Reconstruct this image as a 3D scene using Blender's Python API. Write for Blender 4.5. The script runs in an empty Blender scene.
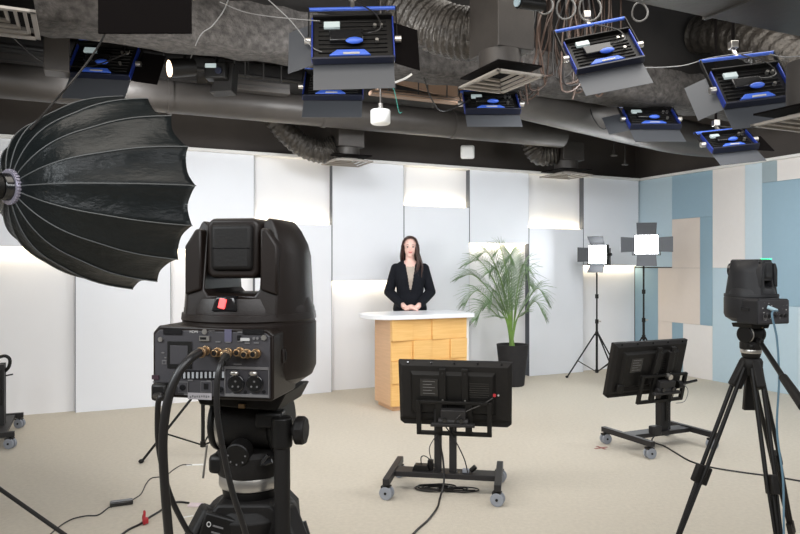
import bpy, bmesh, math, random
from mathutils import Vector, Matrix, Euler, Quaternion
R = math.radians
PI = math.pi
scene = bpy.context.scene
COL = scene.collection

# ------------------------------------------------------------------ camera
F, CX, CY, H = 690.0, 400.0, 266.0, 1.38      # focal length in pixels, principal column, horizon row, eye height
cam_data = bpy.data.cameras.new('camera')
cam_data.sensor_width = 36.0
cam_data.lens = F / 800.0 * 36.0
cam_data.shift_y = (CY - 267.0) / 800.0 * -1.0 * -1.0
cam_data.clip_start = 0.05
cam = bpy.data.objects.new('camera', cam_data)
cam.location = (0, 0, H)
cam.rotation_euler = (R(90), 0, 0)
COL.objects.link(cam)
scene.camera = cam

# ------------------------------------------------------------------ room frame (s runs left along the back wall, o runs out into the room)
C0 = Vector((3.225, 9.47, 0))
U = Vector((-0.9085, -0.4179, 0)).normalized()
N = Vector((0.4179, -0.9085, 0)).normalized()
ROOM = Matrix(((U.x, N.x, 0, C0.x), (U.y, N.y, 0, C0.y), (0, 0, 1, 0), (0, 0, 0, 1)))
YAW = math.atan2(-U.y, -U.x)                  # 24.7 degrees: objects squared up with the back wall
WT = 2.535                                    # top of the set wall
CH = 3.95                                     # ceiling slab

def W(s, o, z=0.0):
    return ROOM @ Vector((s, o, z))

# ------------------------------------------------------------------ world, view, big lights
wd = bpy.data.worlds.new('world')
scene.world = wd
wd.use_nodes = True
wd.node_tree.nodes['Background'].inputs[0].default_value = (0.8, 0.88, 1.0, 1)
wd.node_tree.nodes['Background'].inputs[1].default_value = 0.3
scene.view_settings.view_transform = 'Standard'
scene.view_settings.look = 'None'
scene.view_settings.gamma = 1.0
scene.view_settings.use_curve_mapping = False
scene.view_settings.exposure = 0.22
scene.cycles.use_denoising = True
scene.cycles.max_bounces = 8
scene.cycles.diffuse_bounces = 5
scene.cycles.caustics_reflective = False
scene.cycles.caustics_refractive = False
scene.cycles.sample_clamp_indirect = 6.0

def area(name, loc, target, sx, sy, power, color=(1, 1, 1), spread=180, parent=None):
    l = bpy.data.lights.new(name, 'AREA')
    l.shape = 'RECTANGLE'
    l.size, l.size_y, l.energy, l.color = sx, sy, power, color
    l.spread = R(spread)
    o = bpy.data.objects.new(name, l)
    COL.objects.link(o)
    o.location = loc
    d = (Vector(target) - Vector(loc)).normalized()
    o.rotation_euler = d.to_track_quat('-Z', 'Y').to_euler()
    return o

# added unseen fill lamps, behind the camera and over the near studio floor
area('fill_light', W(6.6, 8.6, 2.9), W(4.6, 0, 1.2), 3.0, 1.2, 85, (0.97, 0.98, 1.0))
area('fill_light', W(2.2, 7.2, 3.0), W(3.6, 0, 1.2), 1.8, 1.0, 45, (0.97, 0.98, 1.0))
area('fill_light', W(8.9, 6.6, 2.6), W(1.0, 1.5, 1.2), 1.6, 1.0, 62, (0.92, 0.97, 1.0))
area('fill_downlight', W(6.3, 4.6, 3.6), W(6.3, 4.6, 0), 3.0, 2.0, 60, (1.0, 0.93, 0.84))
area('fill_downlight', W(3.0, 4.2, 3.6), W(3.0, 4.2, 0), 3.0, 2.0, 70, (1.0, 0.96, 0.9))

# ------------------------------------------------------------------ pixel helpers: where a point of the photograph stands in the room
def P(px, py, d):
    return Vector(((px - CX) / F * d, d, H + (CY - py) / F * d))

def FL(px, py, z=0.0):
    return P(px, py, (H - z) * F / (py - CY))

def back(px, py, out=0.0):
    r = Vector(((px - CX) / F, 1, (CY - py) / F))
    t = (C0 + N * out).dot(N) / r.dot(N)
    p = r * t
    return (p - C0).dot(U), p.z + H

def right(px, py, out=0.0):
    r = Vector(((px - CX) / F, 1, (CY - py) / F))
    t = (C0 + U * out).dot(U) / r.dot(U)
    p = r * t
    return (p - C0).dot(N), p.z + H

# ------------------------------------------------------------------ materials
MATS = {}
def mat(name, color, rough=0.6, metal=0.0, emit=0.0, ecol=None, spec=0.5, noise=0.0, nscale=20.0, bump=0.0, bscale=60.0,
        sheen=0.0, coat=0.0, stretch=None):
    if name in MATS:
        return MATS[name]
    m = bpy.data.materials.new(name)
    m.use_nodes = True
    nt = m.node_tree
    b = nt.nodes['Principled BSDF']
    b.inputs['Base Color'].default_value = (*color, 1)
    b.inputs['Roughness'].default_value = rough
    b.inputs['Metallic'].default_value = metal
    b.inputs['Specular IOR Level'].default_value = spec
    b.inputs['Sheen Weight'].default_value = sheen
    b.inputs['Coat Weight'].default_value = coat
    if emit:
        b.inputs['Emission Color'].default_value = (*(ecol or color), 1)
        b.inputs['Emission Strength'].default_value = emit
    tc = nt.nodes.new('ShaderNodeTexCoord')
    src = tc.outputs['Object']
    if stretch:
        mp = nt.nodes.new('ShaderNodeMapping')
        mp.inputs['Scale'].default_value = stretch
        nt.links.new(src, mp.inputs['Vector'])
        src = mp.outputs['Vector']
    n = nt.nodes.new('ShaderNodeTexNoise')
    n.inputs['Scale'].default_value = nscale
    n.inputs['Detail'].default_value = 5
    nt.links.new(src, n.inputs['Vector'])
    rr = nt.nodes.new('ShaderNodeValToRGB')
    k = noise
    rr.color_ramp.elements[0].position = 0.3
    rr.color_ramp.elements[1].position = 0.7
    rr.color_ramp.elements[0].color = (*[max(0, c * (1 - k)) for c in color], 1)
    rr.color_ramp.elements[1].color = (*[min(1, c * (1 + k)) for c in color], 1)
    nt.links.new(n.outputs['Fac'], rr.inputs['Fac'])
    nt.links.new(rr.outputs['Color'], b.inputs['Base Color'])
    if bump:
        n2 = nt.nodes.new('ShaderNodeTexNoise')
        n2.inputs['Scale'].default_value = bscale
        n2.inputs['Detail'].default_value = 6
        nt.links.new(src, n2.inputs['Vector'])
        bp = nt.nodes.new('ShaderNodeBump')
        bp.inputs['Strength'].default_value = bump
        bp.inputs['Distance'].default_value = 0.02
        nt.links.new(n2.outputs['Fac'], bp.inputs['Height'])
        nt.links.new(bp.outputs['Normal'], b.inputs['Normal'])
    MATS[name] = m
    return m

M_carpet = mat('beige carpet', (0.63, 0.58, 0.495), 0.95, noise=0.05, nscale=40, bump=0.5, bscale=260, spec=0.1)
M_white = mat('white wall laminate', (0.82, 0.84, 0.885), 0.55, noise=0.01, nscale=3, spec=0.3)
M_white2 = mat('white recess laminate', (0.86, 0.86, 0.88), 0.6, noise=0.01, nscale=3, spec=0.3)
M_trimw = mat('white trim', (0.85, 0.84, 0.82), 0.5)
M_gap = mat('dark panel edge', (0.09, 0.10, 0.12), 0.7)
M_upper = mat('dark taupe wall paint', (0.085, 0.073, 0.066), 0.85, noise=0.1, nscale=2)
M_ceil = mat('dark ceiling paint', (0.018, 0.016, 0.015), 0.9, noise=0.2, nscale=3)
M_plain = mat('off white studio wall', (0.62, 0.6, 0.58), 0.8)
M_duct = mat('painted grey duct', (0.062, 0.055, 0.05), 0.45, noise=0.12, nscale=6, bump=0.08, bscale=15, metal=0.2)
M_duct2 = mat('dull grey duct', (0.04, 0.037, 0.035), 0.55, noise=0.15, nscale=6, bump=0.1, bscale=20)
M_flex = mat('crinkled flexible duct', (0.05, 0.044, 0.038), 0.36, metal=0.45, noise=0.3, nscale=18, bump=0.9, bscale=25)
M_fire = mat('sprayed fireproofing', (0.06, 0.055, 0.052), 0.95, noise=0.5, nscale=22, bump=1.0, bscale=28)
M_grille = mat('beige grey diffuser metal', (0.32, 0.29, 0.26), 0.5, metal=0.1)
M_black = mat('black plastic', (0.005, 0.0045, 0.0042), 0.48, spec=0.3, noise=0.1, nscale=30)
M_blackm = mat('matt black plastic', (0.007, 0.006, 0.0055), 0.58, spec=0.3, noise=0.1, nscale=30, bump=0.06, bscale=300)
M_blackg = mat('gloss black plastic', (0.01, 0.01, 0.011), 0.2, coat=0.3)
M_cam = mat('brown black camera shell', (0.0105, 0.0066, 0.005), 0.42, spec=0.35, noise=0.08, nscale=40, bump=0.05, bscale=500)
M_camp = mat('charcoal camera back panel', (0.036, 0.034, 0.038), 0.5, noise=0.05, nscale=40)
M_camr = mat('right camera shell', (0.014, 0.014, 0.016), 0.5, spec=0.35, noise=0.08, nscale=40)
M_steel = mat('dark grey steel', (0.022, 0.021, 0.022), 0.5, metal=0.2, spec=0.35)
M_silver = mat('brushed silver metal', (0.55, 0.53, 0.5), 0.3, metal=0.9)
M_gold = mat('brass connector', (0.42, 0.29, 0.17), 0.3, metal=0.9)
M_lbl = mat('white marking', (0.42, 0.41, 0.4), 0.6)
M_lblg = mat('grey marking', (0.12, 0.115, 0.115), 0.6)
M_red = mat('red tally light', (0.9, 0.06, 0.06), 0.4, emit=2.2, ecol=(1, 0.08, 0.08))
M_green = mat('green tally light', (0.05, 0.8, 0.35), 0.4, emit=2.0, ecol=(0.05, 1, 0.4))
M_redp = mat('red plastic', (0.42, 0.02, 0.03), 0.5)
M_blue = mat('blue anodised metal', (0.02, 0.045, 0.30), 0.35, metal=0.3)
M_bluepad = mat('bright blue moulding', (0.05, 0.13, 0.6), 0.35)
M_blued = mat('dark navy plastic', (0.006, 0.008, 0.02), 0.4)
M_leaf_metal = mat('grey barn door metal', (0.075, 0.08, 0.09), 0.5, metal=0.2)
M_leaf_black = mat('black barn door metal', (0.004, 0.003, 0.003), 0.9, spec=0.08)
M_emit = mat('lit diffuser', (1, 1, 1), 0.5, emit=14.0, ecol=(0.95, 0.98, 1.0))
M_emit2 = mat('lit led face', (1, 1, 1), 0.5, emit=5.0, ecol=(0.93, 0.97, 1.0))
M_warm = mat('lit warm lens', (1, 0.8, 0.6), 0.5, emit=3.0, ecol=(1, 0.72, 0.5))
M_led = mat('warm led strip', (1, 0.9, 0.7), 0.5, emit=6.0, ecol=(1, 0.83, 0.55))
M_lcd = mat('small display window', (0.35, 0.4, 0.4), 0.3, emit=0.25, ecol=(0.7, 0.85, 0.85))
M_fab = mat('black softbox nylon', (0.006, 0.0085, 0.0095), 0.36, noise=0.2, nscale=14, bump=0.22, bscale=16, spec=0.3, stretch=(1, 3, 3))
M_rib = mat('grey rib sleeve', (0.10, 0.108, 0.112), 0.5)
M_inner = mat('silver softbox lining', (0.7, 0.7, 0.7), 0.3, metal=0.6)
M_caster = mat('grey caster rubber', (0.27, 0.29, 0.33), 0.6)
M_pot = mat('charcoal plant pot', (0.022, 0.021, 0.022), 0.75, spec=0.3, noise=0.1, bump=0.1, bscale=60)
M_soil = mat('brown potting bark', (0.13, 0.075, 0.04), 0.95, noise=0.5, nscale=60, bump=1, bscale=90)
M_leaf = mat('palm leaf green', (0.20, 0.31, 0.16), 0.5, noise=0.3, nscale=6)
M_stalk = mat('palm stalk green', (0.17, 0.30, 0.06), 0.5, noise=0.3, nscale=8)
M_cable = mat('black cable rubber', (0.008, 0.007, 0.007), 0.42)
M_cableg = mat('grey cable', (0.20, 0.2, 0.2), 0.5)
M_cablebr = mat('copper brown cable', (0.05, 0.028, 0.019), 0.45)
M_cableb = mat('blue grey cable', (0.10, 0.19, 0.26), 0.5)
M_warmbeam = mat('steel tinted as warm-lit', (0.20, 0.125, 0.08), 0.6)  # warm light on the channels is painted into this colour
M_skin = mat('skin', (0.88, 0.57, 0.49), 0.5, noise=0.03)
M_hair = mat('dark brown hair', (0.03, 0.009, 0.006), 0.38, noise=0.5, nscale=40, stretch=(8, 8, 1))
M_jacket = mat('black suit cloth', (0.008, 0.009, 0.013), 0.85, spec=0.2, noise=0.15, nscale=60)
M_top = mat('beige top', (0.46, 0.39, 0.33), 0.8, noise=0.05)
M_lips = mat('rose lips', (0.62, 0.18, 0.17), 0.4)
M_eye = mat('eye white', (0.75, 0.73, 0.7), 0.3)
M_iris = mat('dark brown iris', (0.02, 0.01, 0.008), 0.2)
M_brow = mat('eyebrow hair', (0.06, 0.03, 0.02), 0.7)
M_label = mat('pale pink paper tag', (0.66, 0.55, 0.58), 0.7)
M_lb = {
 'pale': mat('pale blue wall finish', (0.58, 0.69, 0.76), 0.6, noise=0.01),
 'light': mat('light blue wall finish', (0.49, 0.62, 0.70), 0.6, noise=0.01),
 'mid': mat('mid blue wall finish', (0.30, 0.44, 0.54), 0.6, noise=0.01),
 'dark': mat('slate blue wall finish', (0.27, 0.40, 0.49), 0.6, noise=0.01),
 'beige': mat('beige wall finish', (0.72, 0.635, 0.57), 0.6, noise=0.01),
 'cream': mat('cream wall finish', (0.78, 0.75, 0.73), 0.6, noise=0.01),
 'grey': mat('grey blue wall finish', (0.33, 0.41, 0.45), 0.6, noise=0.01),
}

def wood_material():
    m = bpy.data.materials.new('honey oak veneer')
    m.use_nodes = True
    nt = m.node_tree
    b = nt.nodes['Principled BSDF']
    b.inputs['Roughness'].default_value = 0.5
    tc = nt.nodes.new('ShaderNodeTexCoord')
    mp = nt.nodes.new('ShaderNodeMapping')
    mp.inputs['Scale'].default_value = (1.2, 1.2, 26)
    nt.links.new(tc.outputs['Object'], mp.inputs['Vector'])
    n = nt.nodes.new('ShaderNodeTexNoise')
    n.inputs['Scale'].default_value = 3
    n.inputs['Detail'].default_value = 6
    n.inputs['Distortion'].default_value = 0.6
    nt.links.new(mp.outputs['Vector'], n.inputs['Vector'])
    rr = nt.nodes.new('ShaderNodeValToRGB')
    rr.color_ramp.elements[0].position = 0.35
    rr.color_ramp.elements[0].color = (0.76, 0.45, 0.15, 1)
    rr.color_ramp.elements[1].position = 0.68
    rr.color_ramp.elements[1].color = (0.84, 0.53, 0.21, 1)
    nt.links.new(n.outputs['Fac'], rr.inputs['Fac'])
    nt.links.new(rr.outputs['Color'], b.inputs['Base Color'])
    return m
M_wood = wood_material()
M_woods = mat('pale oak edge', (0.66, 0.42, 0.25), 0.55, noise=0.06, nscale=4, stretch=(1, 1, 14))

# ------------------------------------------------------------------ mesh builder
class MB:
    def __init__(self, M=None):
        self.v, self.f, self.m = [], [], []
        self.M = M or Matrix()
    def add(self, verts, faces, mi=0):
        b = len(self.v)
        self.v += [self.M @ Vector(p) for p in verts]
        self.f += [[i + b for i in fc] for fc in faces]
        self.m += [mi] * len(faces)
        return self
    def box(self, c, s, rot=None, mi=0):
        rot = rot or Matrix()
        if isinstance(rot, (tuple, list)):
            rot = Euler(rot).to_matrix().to_4x4()
        T = Matrix.Translation(Vector(c)) @ rot
        vs = [T @ Vector((x * s[0] / 2, y * s[1] / 2, z * s[2] / 2)) for x in (-1, 1) for y in (-1, 1) for z in (-1, 1)]
        return self.add(vs, [(0, 1, 3, 2), (4, 6, 7, 5), (0, 4, 5, 1), (2, 3, 7, 6), (0, 2, 6, 4), (1, 5, 7, 3)], mi)
    def span(self, a, b, mi=0):
        a, b = Vector(a), Vector(b)
        return self.box((a + b) / 2, [abs(x) for x in (b - a)], mi=mi)
    def bar(self, p0, p1, w, h, mi=0, up=(0, 0, 1)):
        p0, p1 = Vector(p0), Vector(p1)
        d = (p1 - p0)
        z = d.normalized()
        x = Vector(up).cross(z)
        if x.length < 1e-4:
            x = Vector((1, 0, 0))
        x.normalize()
        y = z.cross(x)
        vs = [p + x * (sx * w / 2) + y * (sy * h / 2) for p in (p0, p1) for sx, sy in ((-1, -1), (1, -1), (1, 1), (-1, 1))]
        return self.add(vs, [(3, 2, 1, 0), (4, 5, 6, 7), (0, 1, 5, 4), (1, 2, 6, 5), (2, 3, 7, 6), (3, 0, 4, 7)], mi)
    def cyl(self, p0, p1, r0, r1=None, seg=20, mi=0, caps=True):
        r1 = r0 if r1 is None else r1
        p0, p1 = Vector(p0), Vector(p1)
        z = (p1 - p0).normalized()
        x = z.orthogonal().normalized()
        y = z.cross(x)
        vs = []
        for p, r in ((p0, r0), (p1, r1)):
            vs += [p + (x * math.cos(2 * PI * i / seg) + y * math.sin(2 * PI * i / seg)) * r for i in range(seg)]
        fs = [(i, (i + 1) % seg, seg + (i + 1) % seg, seg + i) for i in range(seg)]
        if caps:
            fs += [tuple(range(seg - 1, -1, -1)), tuple(range(seg, 2 * seg))]
        return self.add(vs, fs, mi)
    def tube(self, pts, r, seg=8, mi=0, caps=True, smooth=0):
        pts = [Vector(p) for p in pts]
        rs = list(r) if isinstance(r, (list, tuple)) else [r] * len(pts)
        if smooth:
            pts, rs = catmull(pts, rs, smooth)
        n = len(pts)
        T = []
        for i in range(n):
            d = pts[min(i + 1, n - 1)] - pts[max(i - 1, 0)]
            T.append(d.normalized() if d.length > 1e-9 else Vector((0, 0, 1)))
        x = T[0].orthogonal().normalized()
        vs = []
        for i in range(n):
            x = (x - T[i] * x.dot(T[i]))
            x = x.normalized() if x.length > 1e-6 else T[i].orthogonal().normalized()
            y = T[i].cross(x)
            vs += [pts[i] + (x * math.cos(2 * PI * k / seg) + y * math.sin(2 * PI * k / seg)) * rs[i] for k in range(seg)]
        fs = [(i * seg + k, i * seg + (k + 1) % seg, (i + 1) * seg + (k + 1) % seg, (i + 1) * seg + k) for i in range(n - 1) for k in range(seg)]
        if caps:
            fs += [tuple(range(seg - 1, -1, -1)), tuple(range((n - 1) * seg, n * seg))]
        return self.add(vs, fs, mi)
    def lathe(self, prof, seg=28, mi=0, M=None, sx=1, sy=1):
        M = M or Matrix()
        vs, fs = [], []
        for r, z in prof:
            vs += [M @ Vector((sx * r * math.cos(2 * PI * k / seg), sy * r * math.sin(2 * PI * k / seg), z)) for k in range(seg)]
        n = len(prof)
        fs = [(i * seg + k, i * seg + (k + 1) % seg, (i + 1) * seg + (k + 1) % seg, (i + 1) * seg + k) for i in range(n - 1) for k in range(seg)]
        fs += [tuple(range(seg - 1, -1, -1)), tuple(range((n - 1) * seg, n * seg))]
        return self.add(vs, fs, mi)
    def prism(self, poly, a, b, axis='y', mi=0):
        def pt(u, v, w):
            return {'y': (u, w, v), 'x': (w, u, v), 'z': (u, v, w)}[axis]
        n = len(poly)
        vs = [pt(u, v, a) for u, v in poly] + [pt(u, v, b) for u, v in poly]
        fs = [(i, (i + 1) % n, n + (i + 1) % n, n + i) for i in range(n)] + [tuple(range(n - 1, -1, -1)), tuple(range(n, 2 * n))]
        return self.add(vs, fs, mi)
    def ball(self, c, r, seg=16, rings=10, mi=0, rot=None):
        if not isinstance(r, (tuple, list)):
            r = (r, r, r)
        rot = rot or Matrix()
        if isinstance(rot, (tuple, list)):
            rot = Euler(rot).to_matrix().to_4x4()
        c = Vector(c)
        vs = [c + rot @ Vector((0, 0, -r[2]))]
        for i in range(1, rings):
            t = PI * i / rings
            vs += [c + rot @ Vector((r[0] * math.sin(t) * math.cos(2 * PI * k / seg), r[1] * math.sin(t) * math.sin(2 * PI * k / seg), -r[2] * math.cos(t))) for k in range(seg)]
        vs.append(c + rot @ Vector((0, 0, r[2])))
        fs = [(0, 1 + (k + 1) % seg, 1 + k) for k in range(seg)]
        for i in range(rings - 2):
            a = 1 + i * seg
            fs += [(a + k, a + (k + 1) % seg, a + seg + (k + 1) % seg, a + seg + k) for k in range(seg)]
        a, t = 1 + (rings - 2) * seg, len(vs) - 1
        fs += [(a + k, a + (k + 1) % seg, t) for k in range(seg)]
        return self.add(vs, fs, mi)
    def mesh(self, name, mats, sharp=38):
        me = bpy.data.meshes.new(name)
        me.from_pydata([tuple(p) for p in self.v], [], self.f)
        for m in (mats if isinstance(mats, (list, tuple)) else [mats]):
            me.materials.append(m)
        for p, i in zip(me.polygons, self.m):
            p.material_index = i
        bm = bmesh.new()
        bm.from_mesh(me)
        bmesh.ops.recalc_face_normals(bm, faces=bm.faces)
        bm.to_mesh(me)
        bm.free()
        me.shade_smooth()
        me.set_sharp_from_angle(angle=R(sharp))
        return me
    def build(self, name, mats, parent=None, bevel=0.0, seg=2, sharp=38, label=None):
        o = bpy.data.objects.new(name, self.mesh(name, mats, sharp))
        COL.objects.link(o)
        if parent is not None:
            o.parent = parent
        if bevel:
            b = o.modifiers.new('bevel', 'BEVEL')
            b.width, b.segments, b.limit_method, b.angle_limit = bevel, seg, 'ANGLE', R(40)
        if label:
            o['label'] = label
        return o

def catmull(pts, rs, k):
    out, ro = [], []
    n = len(pts)
    for i in range(n - 1):
        p0, p1, p2, p3 = pts[max(i - 1, 0)], pts[i], pts[i + 1], pts[min(i + 2, n - 1)]
        for j in range(k):
            t = j / k
            out.append(0.5 * ((2 * p1) + (p2 - p0) * t + (2 * p0 - 5 * p1 + 4 * p2 - p3) * t * t + (3 * p1 - p0 - 3 * p2 + p3) * t ** 3))
            ro.append(rs[i] * (1 - t) + rs[i + 1] * t)
    out.append(pts[-1])
    ro.append(rs[-1])
    return out, ro

def tag(o, label=None, cat=None, group=None, kind=None):
    if label: o['label'] = label
    if cat: o['category'] = cat
    if group: o['group'] = group
    if kind: o['kind'] = kind
    return o

def thing(name, label, cat, loc=(0, 0, 0), rotz=0.0, group=None, rot=None, scale=1.0):
    o = bpy.data.objects.new(name, None)
    COL.objects.link(o)
    o.empty_display_size = 0.05
    o.location = loc
    o.rotation_euler = rot if rot is not None else (0, 0, rotz)
    o.scale = (scale,) * 3
    return tag(o, label, cat, group)

def rooted(o, base):
    """move a one-mesh object's origin to its base without moving its shape"""
    base = Vector(base)
    o.data.transform(Matrix.Translation(-base))
    o.location = base
    return o

def dup(root, loc=None, rotz=None, label=None, group=None):
    def cp(o, parent):
        c = o.copy()
        COL.objects.link(c)
        c.parent = parent
        for ch in [x for x in KIDS.get(o.name, [])]:
            cp(ch, c)
        return c
    KIDS = {}
    for x in COL.objects:
        if x.parent:
            KIDS.setdefault(x.parent.name, []).append(x)
    r = cp(root, None)
    if loc is not None: r.location = loc
    if rotz is not None: r.rotation_euler = (0, 0, rotz)
    if label: r['label'] = label
    if group: r['group'] = group
    return r

def text_mesh(s, size, depth=0.0003):
    c = bpy.data.curves.new('lettering', 'FONT')
    c.body, c.size, c.extrude = s, size, depth
    c.align_x, c.align_y = 'CENTER', 'CENTER'
    o = bpy.data.objects.new('lettering', c)
    COL.objects.link(o)
    bpy.context.view_layer.update()
    me = bpy.data.meshes.new_from_object(o.evaluated_get(bpy.context.evaluated_depsgraph_get()))
    bpy.data.objects.remove(o)
    return me

def lettering(name, s, size, mt, loc, rot, parent):
    me = text_mesh(s, size)
    me.materials.clear()
    me.materials.append(mt)
    o = bpy.data.objects.new(name, me)
    COL.objects.link(o)
    o.parent = parent
    o.location, o.rotation_euler = loc, rot
    return o

# ================================================================== THE SETTING
def struct(name, mb, m, bevel=0.0, parent=None):
    o = mb.build(name, m, parent, bevel=bevel)
    if parent is None:
        o['kind'] = 'structure'
    return o

SMAX, OMAX = 10.6, 11.0
struct('floor', MB(ROOM).span((-0.3, -0.3, -0.1), (SMAX + .2, OMAX + .2, 0)), M_carpet)
struct('ceiling', MB(ROOM).span((-0.3, -0.3, CH), (SMAX + .2, OMAX + .2, CH + 0.1)), M_ceil)
wb = struct('wall_back', MB(ROOM).span((-0.3, -0.3, 0), (SMAX + .2, -0.1, CH)), M_upper)
wr = struct('wall_right', MB(ROOM).span((-0.3, -0.1, 0), (-0.1, OMAX, CH)), M_upper)
struct('wall_left', MB(ROOM).span((SMAX, -0.1, 0), (SMAX + .2, OMAX, CH)), M_plain)
struct('wall_behind', MB(ROOM).span((-0.3, OMAX, 0), (SMAX + .2, OMAX + .2, CH)), M_plain)

# back set wall: raised panels 8 cm proud, lit recesses above or below them
OUT = 0.085
cols = [(-420, -110, 'L', 224, -200), (-110, 75, 'U', 247, 30), (75, 171, 'L', 224, 120), (171, 254.5, 'U', 249, 180), (254.5, 332, 'L', 224, 300),
        (332, 404, 'U', 281, 365), (404, 469.5, 'L', 206.5, 437), (469.5, 529, 'U', 243.5, 500), (529, 583.5, 'L', 228.5, 556),
        (583.5, 633.5, 'U', 265.5, 610)]
G = 0.006
for i, (a, b, kind, py, pxm) in enumerate(cols):
    s1, _ = back(a, CY, OUT)
    s0, _ = back(b, CY, OUT)
    if i == 0: s1 = SMAX
    if i == len(cols) - 1: s0 = 0.012
    z = back(pxm, py, OUT)[1]
    MB(ROOM).span((s0, -0.1, 0), (s1, 0.0, WT)).build('recess_panel', M_white2, wb)
    if kind == 'U':
        z0, z1 = z, WT
        lz = z0 + 0.012
    else:
        z0, z1 = 0.0, z
        lz = z1 - 0.012
    p = MB(ROOM)
    p.span((s0 + G, 0.0, z0), (s1 - G, OUT, z1), mi=0)
    p.span((s0 + G * .2, 0.0005, z0 + .002), (s0 + G, OUT - .004, z1 - .002), mi=1)
    p.span((s1 - G, 0.0005, z0 + .002), (s1 - G * .2, OUT - .002, z1 - .002), mi=1)
    p.build('raised_panel', [M_white, M_gap], wb)
    # led strip in the panel edge, washing the recess
    sm = (s0 + s1) / 2
    L = s1 - s0 - 0.04
    zz = z0 - 0.003 if kind == 'U' else z1 + 0.003
    MB(ROOM).span((s0 + .02, 0.028, zz - .0025), (s1 - .02, 0.042, zz + .0025)).build('led_strip', M_led, wb)
    tgt = W(sm, 0.012, zz - 0.3) if kind == 'U' else W(sm, 0.012, zz + 0.3)
    lp = area('led_strip_light', W(sm, 0.03, zz - .006 if kind == 'U' else zz + .006), tgt, 0.02, 0.02, 1.5 * L, (1, 0.84, 0.58))
    # align the strip with the wall
    d = (Vector(tgt) - lp.location).normalized()
    X = U
    Z = -d
    Y = Z.cross(X).normalized()
    X = Y.cross(Z)
    lp.rotation_euler = Matrix((X, Y, Z)).transposed().to_euler()
    lp.data.size, lp.data.size_y = L, 0.02

struct('trim_1', MB(ROOM).span((0, -0.1, WT), (SMAX, OUT + .05, WT + 0.03)), M_trimw, 0.002)
struct('trim_2', MB(ROOM).span((-0.1, 0.0, WT), (0.05, OMAX, WT + 0.03)), M_trimw, 0.002)

# right set wall: flat boards in blues, beige and cream
BZ, TZ = 0.0, WT
rects = [
 (635, 672, None, (660, 267), 'light'), (672, 712.5, None, (690, 218), 'mid'),
 (672, 700, (690, 218), (690, 268), 'beige'), (658, 700, (690, 268), (690, 324), 'beige'), (658, 672, (690, 324), None, 'beige'),
 (635, 658, (650, 268), None, 'dark'), (672, 683, (690, 324), None, 'dark'), (683, 712.5, (690, 324), None, 'cream'),
 (700, 712.5, (690, 218), (690, 324), 'dark'),
 (712.5, 745, None, (730, 268), 'cream'), (712.5, 762, (730, 268), None, 'light'), (745, 762, None, (730, 268), 'pale'),
 (762, 777, None, (770, 182), 'grey'), (777, 860, None, (770, 182), 'cream'),
 (762, 860, (770, 182), (780, 306), 'mid'), (762, 798, (780, 306), None, 'light'), (798, 860, (780, 306), None, 'pale')]
for a, b, t, bo, c in rects:
    s0 = right(a, CY)[0]
    s1 = right(b, CY)[0]
    if a == 635: s0 = 0.0
    z1 = TZ if t is None else right(*t)[1]
    z0 = BZ if bo is None else right(*bo)[1]
    MB(ROOM).span((-0.1, s0 + .0012, z0 + .0012), (0, s1 - .0012, z1 - .0012)).build('wall_panel', M_lb[c], wr)
s = right(860, CY)[0]
for k, c in enumerate(['light', 'cream', 'mid', 'beige', 'light', 'mid', 'cream', 'pale']):
    e = s + 1.1
    if e > OMAX: e = OMAX
    MB(ROOM).span((-0.1, s + .001, 0), (0, e - .001, WT)).build('wall_panel', M_lb[c], wr)
    s = e
    if s >= OMAX: break

# ================================================================== OVERHEAD
def roomline(px, d):
    """room coordinates of the point seen at column px, depth d"""
    x, y = (px - CX) / F * d, d
    v = Vector((x, y, 0)) - C0
    return v.dot(U), v.dot(N)

# fireproofed beam
s_, o_ = roomline(265, 4.63)
b = MB(ROOM)
rng = random.Random(3)
nseg = 90
prof = [(-.02, 2.83), (.28, 2.83), (.31, 2.88), (.30, 3.02), (.28, 3.13), (-.02, 3.13), (-.05, 3.02), (-.05, 2.88)]
vs, fs = [], []
for i in range(nseg + 1):
    ss = SMAX * i / nseg
    for (oo, zz) in prof:
        vs.append((ss, o_ + oo - .28 + rng.uniform(-.012, .012), zz + rng.uniform(-.012, .012)))
k = len(prof)
for i in range(nseg):
    for j in range(k):
        fs.append((i * k + j, i * k + (j + 1) % k, (i + 1) * k + (j + 1) % k, (i + 1) * k + j))
fs += [tuple(range(k)), tuple(range(nseg * k, nseg * k + k))]
b.add(vs, fs)
o = b.build('ceiling_beam', M_fire, sharp=80)
tag(o, kind='structure')
MB(ROOM).span((0, o_ - .20, 3.10), (SMAX, o_ - .14, CH)).build('beam_web', M_ceil, o)

def round_duct(name, label, s0, s1, o, z, r, m, group=None, seams=6):
    t = thing(name, label, 'air duct', W((s0 + s1) / 2, o, z), group=group)
    inv = Matrix.Translation(-t.location)
    MB(inv @ ROOM).cyl((s0, o, z), (s1, o, z), r, seg=36).build('duct_tube', m, t)
    for q in range(1, seams):
        s = s0 + (s1 - s0) * q / seams
        MB(inv @ ROOM).cyl((s - .02, o, z), (s + .02, o, z), r + .008, seg=36).build('joint_band', m, t)
    for q in range(3):
        s = s0 + (s1 - s0) * (q + .3) / 3
        MB(inv @ ROOM).cyl((s, o, z + r), (s, o, CH), .006, seg=8).build('hanger_rod', M_duct2, t)
    return t

s1_, o1_ = roomline(265, 6.35)
round_duct('round_duct', 'long straight grey round duct running just above the white set wall', 2.0, 10.4, o1_, 2.71 + .14, .14, M_duct)
s2_, o2_ = roomline(200, 6.95)
round_duct('round_duct', 'higher grey round duct behind the long straight one, above the left side', 3.2, 10.4, o2_, 3.33, .15, M_duct2)
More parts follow.
